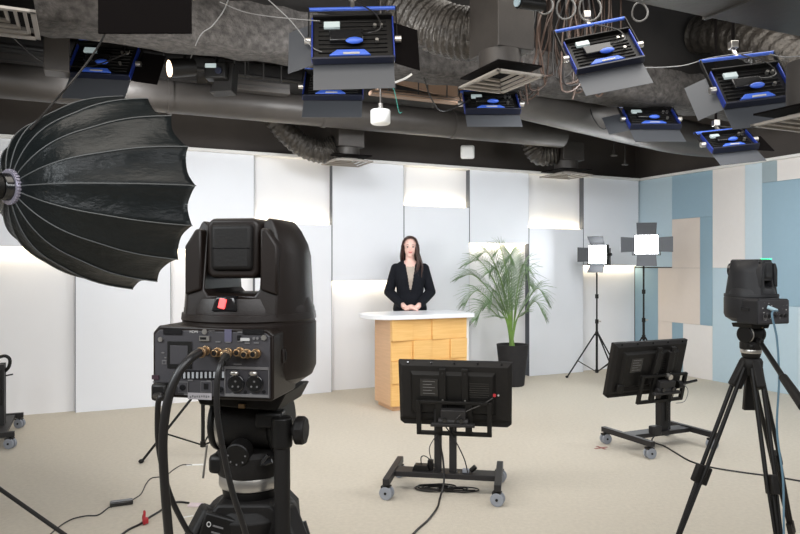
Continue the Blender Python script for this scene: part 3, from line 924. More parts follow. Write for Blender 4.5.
# ================================================================== PRESENTER
def body_mesh():
    m = MB()
    def loft(secs, seg=28):
        vs, fs = [], []
        for (z, rx, ry, ox, oy) in secs:
            for k in range(seg):
                a = 2 * PI * k / seg
                c, s = math.cos(a), math.sin(a)
                e = .88
                vs.append((ox + rx * math.copysign(abs(c) ** e, c), oy + ry * math.copysign(abs(s) ** e, s), z))
        n = len(secs)
        fs = [(i * seg + k, i * seg + (k + 1) % seg, (i + 1) * seg + (k + 1) % seg, (i + 1) * seg + k) for i in range(n - 1) for k in range(seg)]
        fs += [tuple(range(seg - 1, -1, -1)), tuple(range((n - 1) * seg, n * seg))]
        m.add(vs, fs)
    loft([(.84, .15, .10, 0, .0), (.92, .17, .115, 0, .005), (1.0, .155, .105, 0, 0), (1.08, .128, .09, 0, -.005), (1.16, .135, .095, 0, -.01),
          (1.24, .15, .115, 0, -.015), (1.32, .16, .10, 0, -.005), (1.375, .155, .085, 0, .003), (1.41, .11, .065, 0, .008), (1.44, .055, .05, 0, .01)])
    # neck and head
    m.cyl((0, .012, 1.38), (0, -.008, 1.52), .052, .047, seg=20)
    m.ball((0, .0, 1.608), (.073, .09, .088), 24, 18)
    m.ball((0, -.022, 1.555), (.060, .062, .078), 20, 14)
    m.ball((0, -.05, 1.492), (.026, .028, .022), 14, 10)
    m.ball((0, -.088, 1.566), (.010, .018, .020), 12, 8, rot=(R(-20), 0, 0))
    m.ball((0, -.09, 1.555), (.015, .013, .009), 12, 8)
    for sx in (-1, 1):
        m.ball((sx * .073, .0, 1.575), (.012, .02, .03), 12, 8)
        # arm
        sh, el, wr_ = Vector((sx * .148, .005, 1.35)), Vector((sx * .226, .03, 1.10)), Vector((sx * .062, -.225, .944))
        m.ball(sh, (.047, .05, .045), 16, 12)
        m.tube([sh, sh.lerp(el, .35), el], [.046, .044, .039], seg=16, smooth=6)
        m.ball(el, .041, 14, 10)
        m.tube([el, el.lerp(wr_, .35), wr_], [.041, .038, .027], seg=16, smooth=6)
        # hand folded over the other: palm, four fingers of different lengths, thumb
        hd = Vector((-sx * .9, -.42, -.1)).normalized()
        pc_ = wr_ + hd * .045
        m.ball(pc_, (.045, .03, .018), 16, 10, rot=(0, 0, math.atan2(hd.y, hd.x)))
        m.tube([wr_, pc_], [.026, .027], seg=12)
        perp = Vector((0, 0, 1)).cross(hd).normalized() * (1 if sx > 0 else -1)
        for q, L in enumerate((.072, .08, .075, .058)):
            base = pc_ + hd * .03 + perp * (-.026 + q * .0175) + Vector((0, 0, .004 + .006 * (sx > 0)))
            k1 = base + hd * L * .5 + Vector((0, 0, .004))
            k2 = k1 + (hd * .8 + Vector((0, -.15, -.5))).normalized() * L * .3
            k3 = k2 + (hd * .4 + Vector((0, 0, -.9))).normalized() * L * .22
            m.tube([base - hd * .03, k1, k2, k3], [.0095, .009, .0085, .007], seg=8)
        tb = pc_ - hd * .015 + Vector((0, .018, .012))
        m.tube([tb, tb + Vector((-sx * .022, -.006, .016)), tb + Vector((-sx * .05, -.02, .018))], [.012, .010, .008], seg=8)
        # leg and shoe
        m.tube([(sx * .085, .0, .88), (sx * .085, -.005, .70), (sx * .08, -.005, .48), (sx * .078, .015, .30), (sx * .075, .02, .08)], [.09, .08, .055, .052, .034], seg=16, smooth=4)
        m.ball((sx * .078, -.02, .045), (.042, .105, .04), 16, 10)
        m.ball((sx * .078, .03, .04), (.035, .05, .035), 16, 10)
    me = m.mesh('body', M_skin)
    o = bpy.data.objects.new('body_source', me)
    COL.objects.link(o)
    r = o.modifiers.new('merge', 'REMESH')
    r.mode = 'VOXEL'
    r.voxel_size = .0055
    s = o.modifiers.new('soften', 'SMOOTH')
    s.iterations, s.factor = 4, .5
    bpy.context.view_layer.update()
    out = bpy.data.meshes.new_from_object(o.evaluated_get(bpy.context.evaluated_depsgraph_get()))
    bpy.data.objects.remove(o)
    out.shade_smooth()
    return out

HX = .03
src = body_mesh()
wp = thing('person', 'woman in a black suit jacket standing behind the desk, hands folded on it', 'person', (P(410, 0, 7.45).x, 7.45, 0), R(2), scale=1.0)

def garment(name, m, test, push, thick=.004):
    bm = bmesh.new()
    bm.from_mesh(src)
    bm.normal_update()
    kill = [f for f in bm.faces if not test(f.calc_center_median(), f.normal)]
    bmesh.ops.delete(bm, geom=kill, context='FACES')
    for v in bm.verts:
        v.co += v.normal * push
    me = bpy.data.meshes.new(name)
    bm.to_mesh(me)
    bm.free()
    me.materials.clear()
    me.materials.append(m)
    me.shade_smooth()
    o = bpy.data.objects.new(name, me)
    COL.objects.link(o)
    o.parent = wp
    sd = o.modifiers.new('thickness', 'SOLIDIFY')
    sd.thickness, sd.offset = thick, 1
    return o
src.materials.clear()
src.materials.append(M_skin)
bo = bpy.data.objects.new('body', src)
COL.objects.link(bo)
bo.parent = wp
def in_v(c):
    # open neckline between the lapels, from the collar to the button
    if c.y > -.0: return False
    if c.z < 1.13 or c.z > 1.46: return False
    return abs(c.x) < .008 + (c.z - 1.13) * .165
def is_hand(c):
    return c.y < -.205 and c.z < 1.0 and abs(c.x) < .10
def is_arm(c):
    return False
garment('jacket', M_jacket, lambda c, n: .86 < c.z < 1.43 and not in_v(c) and not is_hand(c) and not (c.z > 1.395 and abs(c.x) < .062), .009, .006)
garment('trousers', M_jacket, lambda c, n: .07 < c.z < .93 and not is_hand(c) and c.y > -.16, .008)
garment('shoes', M_blackg, lambda c, n: c.z <= .075, .003)
garment('top', M_top, lambda c, n: 1.0 < c.z < 1.372 and abs(c.x) < .085 and c.y < .0, .004, .002)
# lapels and button
for sx in (-1, 1):
    b = MB()
    def surf(x, z):
        return -.118 - .02 * math.sin((z - 1.1) * 8) * (z < 1.35) + (z - 1.1) * .10 + abs(x) * .12
    pl = [(.012, 1.13), (.030, 1.22), (.048, 1.31), (.060, 1.385), (.088, 1.36), (.098, 1.315), (.078, 1.30), (.064, 1.24)]
    cv = []
    for (x, z) in pl:
        cv.append((sx * x, surf(x, z), z))
    n = len(cv)
    vs = cv + [(x, y + .004, z) for x, y, z in cv]
    b.add(vs, [tuple(range(n)), tuple(range(2 * n - 1, n - 1, -1))] + [(i, (i + 1) % n, n + (i + 1) % n, n + i) for i in range(n)])
    b.build('lapel', M_jacket, wp)
MB().cyl((0, -.128, 1.115), (0, -.118, 1.115), .009, seg=14).build('jacket_button', M_blackg, wp)
# face
for sx in (-1, 1):
    e = MB().ball((sx * .029, -.076, 1.582), (.0125, .008, .0065), 14, 10).build('eye', M_eye, wp)
    MB().ball((sx * .029, -.0825, 1.582), (.0072, .003, .0066), 12, 8).build('iris', M_iris, e)
    MB().tube([(sx * .014, -.0855, 1.588), (sx * .028, -.0855, 1.5915), (sx * .044, -.074, 1.586)], [.0014, .002, .0012], seg=6, smooth=4).build('eyelashes', M_iris, e)
    MB().tube([(sx * .013, -.089, 1.602), (sx * .03, -.087, 1.607), (sx * .05, -.07, 1.600)], [.0022, .0028, .0012], seg=6, smooth=4).build('eyebrow', M_brow, wp)
MB().tube([(-.029, -.070, 1.536), (-.014, -.083, 1.529), (0, -.086, 1.5285), (.014, -.083, 1.529), (.029, -.070, 1.536)], [.001, .0035, .0035, .0035, .001], seg=8, smooth=5) \
    .tube([(-.027, -.070, 1.535), (-.012, -.082, 1.523), (0, -.084, 1.520), (.012, -.082, 1.523), (.027, -.070, 1.535)], [.001, .003, .0045, .003, .001], seg=8, smooth=5).build('lips', M_lips, wp)
# hair: a cap with an off-centre parting plus long locks, more of it over her left shoulder
hb = MB()
def cap():
    vs, fs = [], []
    seg, rings = 40, 22
    for i in range(rings + 1):
        th = PI * .80 * i / rings
        for k in range(seg):
            a = 2 * PI * k / seg
            x, y = math.sin(a), -math.cos(a)           # a = 0 faces the front
            lim = PI * .8
            front = max(0, math.cos(a))
            lim = PI * (.80 - .56 * front ** .45)
            t_ = min(th, lim)
            rx, ry, rz = .090, .104, .102
            wv = .0018 * math.sin(a * 19 + th * 3)
            vs.append(((rx + wv) * math.sin(t_) * x, .004 + (ry + wv) * math.sin(t_) * y, 1.606 + (rz) * math.cos(t_)))
    for i in range(rings):
        for k in range(seg):
            fs.append((i * seg + k, i * seg + (k + 1) % seg, (i + 1) * seg + (k + 1) % seg, (i + 1) * seg + k))
    hb.add(vs, fs)
cap()
rng = random.Random(8)
def lock(x0, y0, z0, x1, y1, z1, r, wave):
    pts, rs = [], []
    for i in range(9):
        q = i / 8
        pts.append((x0 + (x1 - x0) * q + wave * math.sin(q * 7 + x0 * 60) * q, y0 + (y1 - y0) * q + wave * .6 * math.cos(q * 8) * q - .012 * math.sin(PI * q), z0 + (z1 - z0) * q))
        rs.append(r * (1 - .15 * q) if q < .75 else r * (1 - .15 * q) * (1.05 - q) / .3)
    hb.tube(pts, rs, seg=8, smooth=3)
for k in range(16):      # her left, falling in front of the shoulder
    q = k / 15
    lock(.064 + .025 * rng.random(), -.045 + .08 * q, 1.62 - .03 * rng.random(), .065 + .075 * rng.random(), -.125 + .05 * q, 1.235 + .09 * rng.random(), .0135, .022)
for k in range(11):      # her right, kept behind the shoulder
    q = k / 10
    lock(-.068 - .02 * rng.random(), -.035 + .08 * q, 1.61 - .02 * rng.random(), -.078 - .025 * rng.random(), .02 + .05 * q, 1.41 + .05 * rng.random(), .013, .006)
for k in range(12):
    a = -.08 + .16 * k / 11
    lock(a * .8, .085, 1.58, a * 1.0 + .02, .095, 1.36 + .03 * rng.random(), .016, .006)
for sx, x1 in ((-1, -.089), (1, .091)):   # strands framing the face from the parting
    for k in range(5):
        hb.tube([(.012, -.070 - .003 * k, 1.695 - .002 * k), (sx * .052, -.080 + .006 * k, 1.672), (sx * .079, -.058 + .008 * k, 1.62), (x1, -.045 + .01 * k, 1.56), (x1 * 1.02, -.03 + .01 * k, 1.50)],
                [.006, .010, .010, .011, .010], seg=8, smooth=4)
ho = hb.build('hair', M_hair, wp, sharp=80)

# ================================================================== MONITOR CARTS
def caster(parent, x, y, m=M_caster, r=.040, swivel=80):
    CM = Matrix.Translation((x, y, 0)) @ Matrix.Rotation(R(swivel), 4, 'Z') @ Matrix.Translation((-x, -y, 0))
    c = MB(CM).cyl((x - .026, y, r), (x - .008, y, r), r, seg=24).cyl((x + .008, y, r), (x + .026, y, r), r, seg=24).build('caster', m, parent, bevel=.004)
    MB(CM).cyl((x, y, r), (x, y, r * 2 + .012), .010, seg=12).box((x, y + .004, r * 1.85), (.05, .05, .014)).cyl((x - .03, y, r), (x + .03, y, r), .008, seg=10).build('caster_fork', M_black, c)
    return c

def cart_base(t, w, l, post_h, post_y=.0, style='double', swivel=80):
    fz = .108
    for sx in (-1, 1):
        MB().span((sx * w / 2 - .02, -l / 2, fz - .02), (sx * w / 2 + .02, l / 2, fz + .02)).build('foot_bar', M_steel, t, bevel=.003)
        for sy in (-1, 1):
            caster(t, sx * w / 2, sy * (l / 2 - .03), swivel=swivel)
    MB().span((-w / 2 + .02, post_y - .06, fz - .02), (w / 2 - .02, post_y + .06, fz + .012)).build('cross_bar', M_steel, t, bevel=.003)
    if style == 'double':
        for px_ in (-.046, .046):
            MB().span((px_ - .022, post_y - .02, fz), (px_ + .022, post_y + .02, post_h)).build('post', M_steel, t, bevel=.003)
            MB().cyl((px_ * 1.4, post_y, .40), (px_ * 2.0, post_y, .40), .012, seg=12).build('height_knob', M_black, t)
    else:
        MB().span((-.05 + .07, post_y - .03, fz), (.05 + .07, post_y + .03, post_h)).build('post', M_steel, t, bevel=.004)
        MB().box((.07, post_y - .034, .34), (.02, .006, .3)).build('post_slot', M_black, t)

def display(t, cx, cy, cz, w, h, tilt, frame_drop=.035, bo=0.0, detail=True):
    """a display whose back faces -Y; tilt leans its top towards -Y"""
    M_ = Matrix.Translation((cx, cy, cz)) @ Matrix.Rotation(R(tilt), 4, 'X')
    b = MB(M_)
    b.prism([(-w / 2 + .004, -h / 2 + .02), (-w / 2 + .03, -h / 2), (w / 2 - .03, -h / 2), (w / 2 - .004, -h / 2 + .02), (w / 2, h / 2), (-w / 2, h / 2)], -.005, .03)
    sh = b.build('display_shell', M_blackm, t, bevel=.004)
    MB(M_).box((0, .0315, .004), (w - .03, .003, h - .035)).build('screen', M_blackg, sh)
    # chamfered rear: frustum
    def frus(x0, x1, z0, z1, y0, y1, ins, name, m, par):
        v = [(x0, y0, z0), (x1, y0, z0), (x1, y0, z1), (x0, y0, z1), (x0 + ins, y1, z0 + ins), (x1 - ins, y1, z0 + ins), (x1 - ins, y1, z1 - ins), (x0 + ins, y1, z1 - ins)]
        return MB(M_).add(v, [(3, 2, 1, 0), (4, 5, 6, 7), (0, 1, 5, 4), (1, 2, 6, 5), (2, 3, 7, 6), (3, 0, 4, 7)]).build(name, m, par, bevel=.002)
    rear = frus(-w / 2 + .002, w / 2 - .002, -h / 2 + .03, h / 2 - .002, -.004, -.026, .024, 'rear_cover', M_blackm, t)
    frus(-w * .39, w * .36, -h * .30, h * .36, -.024, -.05, .018, 'rear_hump', M_black, rear)
    for k in range(5):
        MB(M_).cyl((-w * .41 + k * w * .205, -.014, h / 2 - .012), (-w * .41 + k * w * .205, -.018, h / 2 - .006), .006, seg=10).build('cover_screw', M_blackg, rear)
    if detail:
        MB(M_).box((-w * .22, -.0515, h * .12), (.11, .002, .11)).build('rating_label', M_blackg, rear, bevel=.001)
        for q in range(5):
            MB(M_).box((-w * .22 - .01 * (q % 2), -.053, h * .12 + .04 - q * .019), (.075 - .02 * (q % 2), .001, .004)).build('label_line', M_lblg, rear)
        for q in range(7):
            MB(M_).box((w * .22, -.0505, h * .2 - q * .014), (.12, .002, .005)).build('vent_slot', M_blackg, rear)
    # wall-mount style bracket
    M0, M_ = M_, M_ @ Matrix.Translation((bo, 0, 0))
    for sx in (-1, 1):
        rl = MB(M_)
        rl.span((sx * .068 - .02, -.075, -h * .32), (sx * .068 + .02, -.05, h * .43))
        rl.build('vertical_rail', M_black, t, bevel=.003)
        MB(M_).cyl((sx * .068, -.075, -.02), (sx * .068, -.08, -.02), .006, seg=12).build('rail_bolt', M_silver, t)
        MB(M_).cyl((sx * .068, -.075, h * .36), (sx * .068, -.08, h * .36), .006, seg=12).build('rail_bolt', M_steel, t)
    fw, z1, z0 = .215, -.02, -h / 2 - frame_drop
    fb = MB(M_)
    fb.span((-fw, -.10, z1 - .018), (fw, -.076, z1))
    fb.span((-fw, -.10, z0), (fw, -.076, z0 + .022))
    for sx in (-1, 1):
        fb.span((sx * fw - .014, -.10, z0), (sx * fw + .014, -.076, z1))
        fb.span((sx * .09 - .02, -.10, z0), (sx * .09 + .02, -.076, z1 - .01))
    fb.build('bracket_frame', M_black, t, bevel=.002)
    hd = MB(M_)
    hd.box((0, -.115, -.11), (.15, .05, .10))
    hd.box((0, -.14, -.15), (.26, .03, .02))
    hd.cyl((-.09, -.125, -.135), (.09, -.125, -.135), .022, seg=16)
    hd.build('tilt_head', M_steel, t, bevel=.004)
    for sx in (-1, 1):
        MB(M_).cyl((sx * .05, -.14, -.12), (sx * .05, -.155, -.12), .014, seg=14).build('clamp_knob', M_blackg, t)
    return M0

BL = 'metal display cart on four grey casters'
t = thing('monitor_cart', 'floor monitor on a wheeled twin-post stand, back turned, in front of the desk', 'monitor', (.28, 4.244, 0), R(-10))
cart_base(t, .65, .50, .50, 0)
Mi = display(t, .055, .03, .592, .70, .41, 8, frame_drop=.03)
MB(Mi).cyl((.245, -.052, .015), (.245, -.062, .015), .010, seg=14).build('red_plug', M_redp, t)
MB(Mi).cyl((.268, -.052, .015), (.268, -.058, .015), .006, seg=12).build('white_dot', M_lbl, t)
MB(Mi).tube([(.235, -.065, .0), (.18, -.09, -.03), (.08, -.12, -.07), (.02, -.15, -.11), (.0, -.13, -.2)], .0045, seg=6, smooth=6).build('signal_cord', M_cable, t)
MB().tube([(.0, -.02, .40), (.06, -.05, .33), (.12, -.07, .22), (.14, -.06, .135)], .004, seg=6, smooth=6).build('power_cord', M_cable, t)
MB().tube([(-.04, -.03, .36), (-.09, -.06, .28), (-.08, -.06, .2), (-.05, -.05, .13)], .003, seg=6, smooth=6).build('thin_cord', M_cable, t)
cb_centre = Matrix.Translation(t.location) @ Matrix.Rotation(R(-10), 4, 'Z')
def at_c(x, y, z): return cb_centre @ Vector((x, y, z))
# things lying on the cross bar
p = at_c(-.15, 0, .119)
x = thing('power_adapter', 'black power adapter resting on the cross bar left of the twin posts', 'power adapter', p, R(-10))
MB().prism([(-.055, 0), (.055, 0), (.04, .035), (-.04, .035)], -.03, .03).build('adapter_case', M_black, x, bevel=.003)
MB().tube([(0, 0, .03), (.0, -.01, .08), (.03, -.02, .09), (.08, -.03, .05), (.1, -.05, .0)], .0035, seg=6, smooth=5).build('cord', M_cable, x)
p = at_c(-.055 - .04, 0.02, .119)
x = thing('plug_block', 'small upright black plug next to the adapter on the cross bar', 'plug', p, R(-10))
MB().box((0, 0, .03), (.035, .035, .06)).build('plug_case', M_blackm, x, bevel=.004)
p = at_c(.125, -.01, .119)
x = thing('clip_holder', 'small clear grey clip on the cross bar right of the twin posts', 'clip', p, R(-10))
MB().box((0, 0, .012), (.04, .03, .024)).build('clip_body', M_caster, x, bevel=.004)
MB().cyl((.06, 0, .04), (.03, 0, .012), .015, seg=12).build('black_tip', M_black, x)
# coils of cable under the cart
def coil(c, turns, r, label, seed, squash=.45, th=.005):
    rg = random.Random(seed)
    pts = []
    for k in range(turns * 10):
        a = 2 * PI * k / 10
        rr = r * (1 + .35 * math.sin(k * .37 + seed))
        pts.append(Vector((c[0] + rr * math.cos(a) + rg.uniform(-.008, .008), c[1] + rr * squash * math.sin(a) + rg.uniform(-.008, .008), th + .0035 * k / 10 + rg.uniform(0, .002))))
    o = MB().tube(pts, th, seg=6, smooth=3).build('cable_coil', M_cable)
    return tag(rooted(o, (c[0], c[1], 0)), label, 'cable')
p = at_c(-.05, .0, 0)
coil(p, 5, .1, 'black cable coiled on the carpet under the centre monitor stand', 2)
p = FL(457, 491)
coil(p, 3, .1, 'loose loop of thin black cable right of the coil under the centre stand', 4, .35, .004)
def floor_cable(pxs, r, label, m=M_cable, name='floor_cable', extra=None):
    pts = [FL(a, b, r) for a, b in pxs]
    if extra: pts += [Vector(e) for e in extra]
    o = MB().tube(pts, r, seg=8, smooth=8).build(name, m)
    return tag(rooted(o, (pts[0].x, pts[0].y, 0)), label, 'cable')
# main cable of the centre stand, down from the post and out towards the camera
q = [at_c(-.046, -.025, .47), at_c(-.03, -.03, .30), at_c(-.01, -.045, .20), at_c(-.0, -.09, .08)] + [FL(*v, .006) for v in ((440, 498), (437, 508), (428, 520), (416, 531), (405, 545), (395, 570))]
o = MB().tube(q, .006, seg=8, smooth=8).build('floor_cable', M_cable)
tag(rooted(o, (q[5].x, q[3].y, 0)), 'black cable running from the centre monitor stand towards the bottom edge', 'cable')

# right monitor
RC = Vector((1.977, 5.285, 0))
t = thing('monitor_cart', 'tilted floor monitor on a wheeled single-column stand, at the right before the blue wall', 'monitor', RC, YAW)
cart_base(t, .62, .52, .50, .02, 'single')
Mi = display(t, -.115, .0, .605, .73, .43, 14, frame_drop=.03, bo=.10)
MB(Mi).box((.02, -.06, .02), (.05, .04, .26), (0, R(8), 0)).box((.15, -.06, .02), (.05, .04, .26)).build('thick_rail', M_blackm, t, bevel=.004)
MB(Mi).cyl((.24, -.12, -.10), (.40, -.13, -.075), .012, .010, seg=12).build('lever_handle', M_blackg, t)
MB(Mi).cyl((.21, -.12, -.10), (.25, -.12, -.10), .03, seg=16).build('lever_hub', M_black, t)
MB(Mi).cyl((.13, -.09, -.035), (.13, -.125, -.035), .022, seg=16).build('silver_knob', M_silver, t)
MB(Mi).box((-.27, -.04, -.13), (.06, .03, .07)).build('connector_block', M_black, t, bevel=.01)
MB().tube([(.12, -.1, .50), (.18, -.12, .44), (.17, -.1, .35), (.12, -.06, .33)], .003, seg=6, smooth=6).build('thin_cord', M_cableg, t)
MB().tube([(.02, -.1, .5), (.07, -.08, .4), (.05, -.05, .3), (.06, -.05, .2), (.0, -.1, .14)], .004, seg=6, smooth=6).build('power_cord', M_cable, t)
MB().box((-.08, -.05, .14), (.08, .06, .07)).build('power_brick', M_steel, t, bevel=.008)
q = [RC + Vector((-.05, -.1, .12)), FL(652, 441, .02)] + [FL(*v, .005) for v in ((664, 446), (676, 453), (690, 461), (710, 467), (740, 472), (770, 476), (800, 481), (830, 487))]
o = MB().tube(q, .006, seg=8, smooth=8).build('floor_cable', M_cable)
tag(rooted(o, (q[2].x, q[2].y, 0)), 'black cable crossing the carpet from the right monitor stand to the right edge', 'cable')
# marking cross on the floor
c = FL(601, 448)
o = MB(Matrix.Translation((c.x, c.y, 0)) @ Matrix.Rotation(YAW, 4, 'Z')).box((0, 0, .0012), (.12, .02, .0015)).box((.0, 0, .0028), (.02, .1, .0015)).build('floor_marking', mat('red brown tape', (.30, .12, .10), .7))
tag(rooted(o, (c.x, c.y, 0)), 'small reddish tape cross on the carpet by the right cart caster', 'tape mark')

# left carts, mostly outside the frame
t = thing('monitor_cart', 'black wheeled stand with an upright post and a handle, cut off by the left edge', 'cart', (-3.325, 5.45, 0), R(114))
cart_base(t, .73, .56, .60, -.16, 'double', swivel=-30)
MB().box((0, -.14, .42), (.16, .06, .28)).build('equipment_panel', M_blackm, t, bevel=.006)
MB().tube([(.0, -.17, .53), (.0, -.205, .57), (.0, -.212, .63), (.0, -.18, .66), (.0, -.13, .65)], .013, seg=10, smooth=6).build('handle', M_black, t)
MB().cyl((.0, -.17, .50), (.0, -.235, .51), .006, seg=8).build('short_pin', M_steel, t)
t = thing('monitor_cart', 'second stand of which only one grey caster shows at the left edge', 'cart', (-2.90, 4.33, 0), R(114))
cart_base(t, .5, .56, .6, .1, 'double', swivel=-30)

# ================================================================== TRIPODS, CAMERAS
def tripod(name, label, apex, feet, spreader=False, leg_r=.012, cup=.045, twin=True, clamp=True, frac=.47):
    """twin-tube video tripod with its crown at apex"""
    apex = Vector(apex)
    t = thing(name, label, 'tripod', (apex.x, apex.y, 0))
    inv = Matrix.Translation(-t.location)
    z = apex.z
    cr = MB(Matrix.Translation((0, 0, z)))
    cr.lathe([(0, -.05), (cup * .9, -.05), (cup * 1.15, -.02), (cup * 1.2, 0), (cup, .012), (0, .012)], 28)
    cr.build('crown', M_blackm, t, bevel=.002)
    for f in feet:
        f = Vector(f)
        d = (f - apex)
        h = Vector((d.x, d.y, 0)).normalized()
        sd = h.cross(Vector((0, 0, 1)))
        top = apex + h * cup * 1.1 + Vector((0, 0, -.02))
        MB(inv).bar(top - h * .02 + Vector((0, 0, .02)), top + (f - top) * .07, cup * 1.3, .032, up=sd).build('leg_shoulder', M_blackm, t, bevel=.006)
        leg = MB(inv)
        kn = top + (f - top) * frac
        for s_ in ((-1, 1) if twin else (0,)):
            off = sd * (s_ * cup * .48)
            leg.cyl(top + off, kn + off, leg_r, seg=14)
        lg = leg.build('leg', M_black, t)
        if clamp:
            MB(inv).bar(kn - (f - top).normalized() * .035, kn + (f - top).normalized() * .03, cup * 1.7, leg_r * 3.2, up=sd).build('leg_clamp', M_blackm, lg, bevel=.004)
        low = MB(inv)
        low.cyl(kn - (f - top).normalized() * .03, f + Vector((0, 0, .015)), leg_r * .95, leg_r * .85, seg=14)
        if twin:
            for s_ in (-1, 1):
                kk = kn + (f - top) * .28
                low.cyl(kn + sd * (s_ * cup * .45), kk + sd * (s_ * cup * .2), leg_r * .7, seg=10)
            low.bar(kn + (f - top) * .26, kn + (f - top) * .31, cup * .9, leg_r * 2.6, up=sd)
        low.build('lower_leg', M_black, lg)
        MB(inv).lathe([(0, 0), (.03, 0), (.03, .012), (.018, .03), (0, .03)], 16, M=Matrix.Translation((f.x, f.y, 0))).build('rubber_foot', M_blackm, lg)
    return t

def fluid_head(t, z, yaw, k=1.0, handle=None):
    """fluid head from bowl at z upward; about 0.125 m tall"""
    A = Matrix.Translation((0, 0, z)) @ Matrix.Rotation(yaw, 4, 'Z') @ Matrix.Scale(k, 4)
    MB(A).lathe([(0, -.0), (.030, 0), (.036, .010), (.038, .022), (.036, .024), (0, .024)], 32).build('bowl', M_black, t)
    MB(A).lathe([(0, .024), (.0405, .024), (.0415, .026), (.0415, .038), (.0405, .040), (0, .040)], 40).build('bearing_ring', M_silver, t)
    b = MB(A)
    b.lathe([(0, .040), (.043, .040), (.045, .044), (.045, .066), (.040, .072), (0, .072)], 36)
    b.build('pan_base', M_blackm, t, bevel=.001)
    MB(A).box((-.034, -.022, .055), (.022, .026, .024)).build('pan_lock', M_black, t, bevel=.006)
    d = MB(A)
    d.cyl((-.030, 0, .105), (.034, 0, .105), .034, seg=40)
    d.build('tilt_drum', M_blackm, t, bevel=.003)
    MB(A).cyl((-.046, 0, .103), (-.036, 0, .103), .037, seg=40).build('drum_cap', M_black, t, bevel=.004)
    for q in range(4):
        MB(A).cyl((-.036 + q * .0012, 0, .103), (-.035 + q * .0012, 0, .103), .0365 - q * .0004, seg=40)
    MB(A).cyl((-.036, 0, .103), (-.030, 0, .103), .0365, seg=40).build('drum_ring', M_silver, t, bevel=.0012)
    MB(A).cyl((.034, 0, .103), (.048, 0, .103), .038, seg=40).build('drum_cap', M_black, t, bevel=.004)
    kn = MB(A)
    kn.cyl((.0, -.030, .076), (.0, -.048, .072), .0155, seg=20)
    ko = kn.build('friction_knob', M_black, t, bevel=.002)
    for q in range(8):
        a = 2 * PI * q / 8
        MB(A).box((.0 + .011 * math.cos(a), -.0488, .0723 + .011 * math.sin(a)), (.0018, .0006, .0018)).build('dial_mark', M_lblg, ko)
    p = MB(A)
    p.prism([(-.060, .150), (.062, .150), (.050, .128), (-.050, .132)], -.045, .05)
    p.build('camera_plate', M_blackm, t, bevel=.002)
    MB(A).box((.006, -.046, .133), (.008, .004, .005)).build('brass_stop', M_gold, t)
    return A

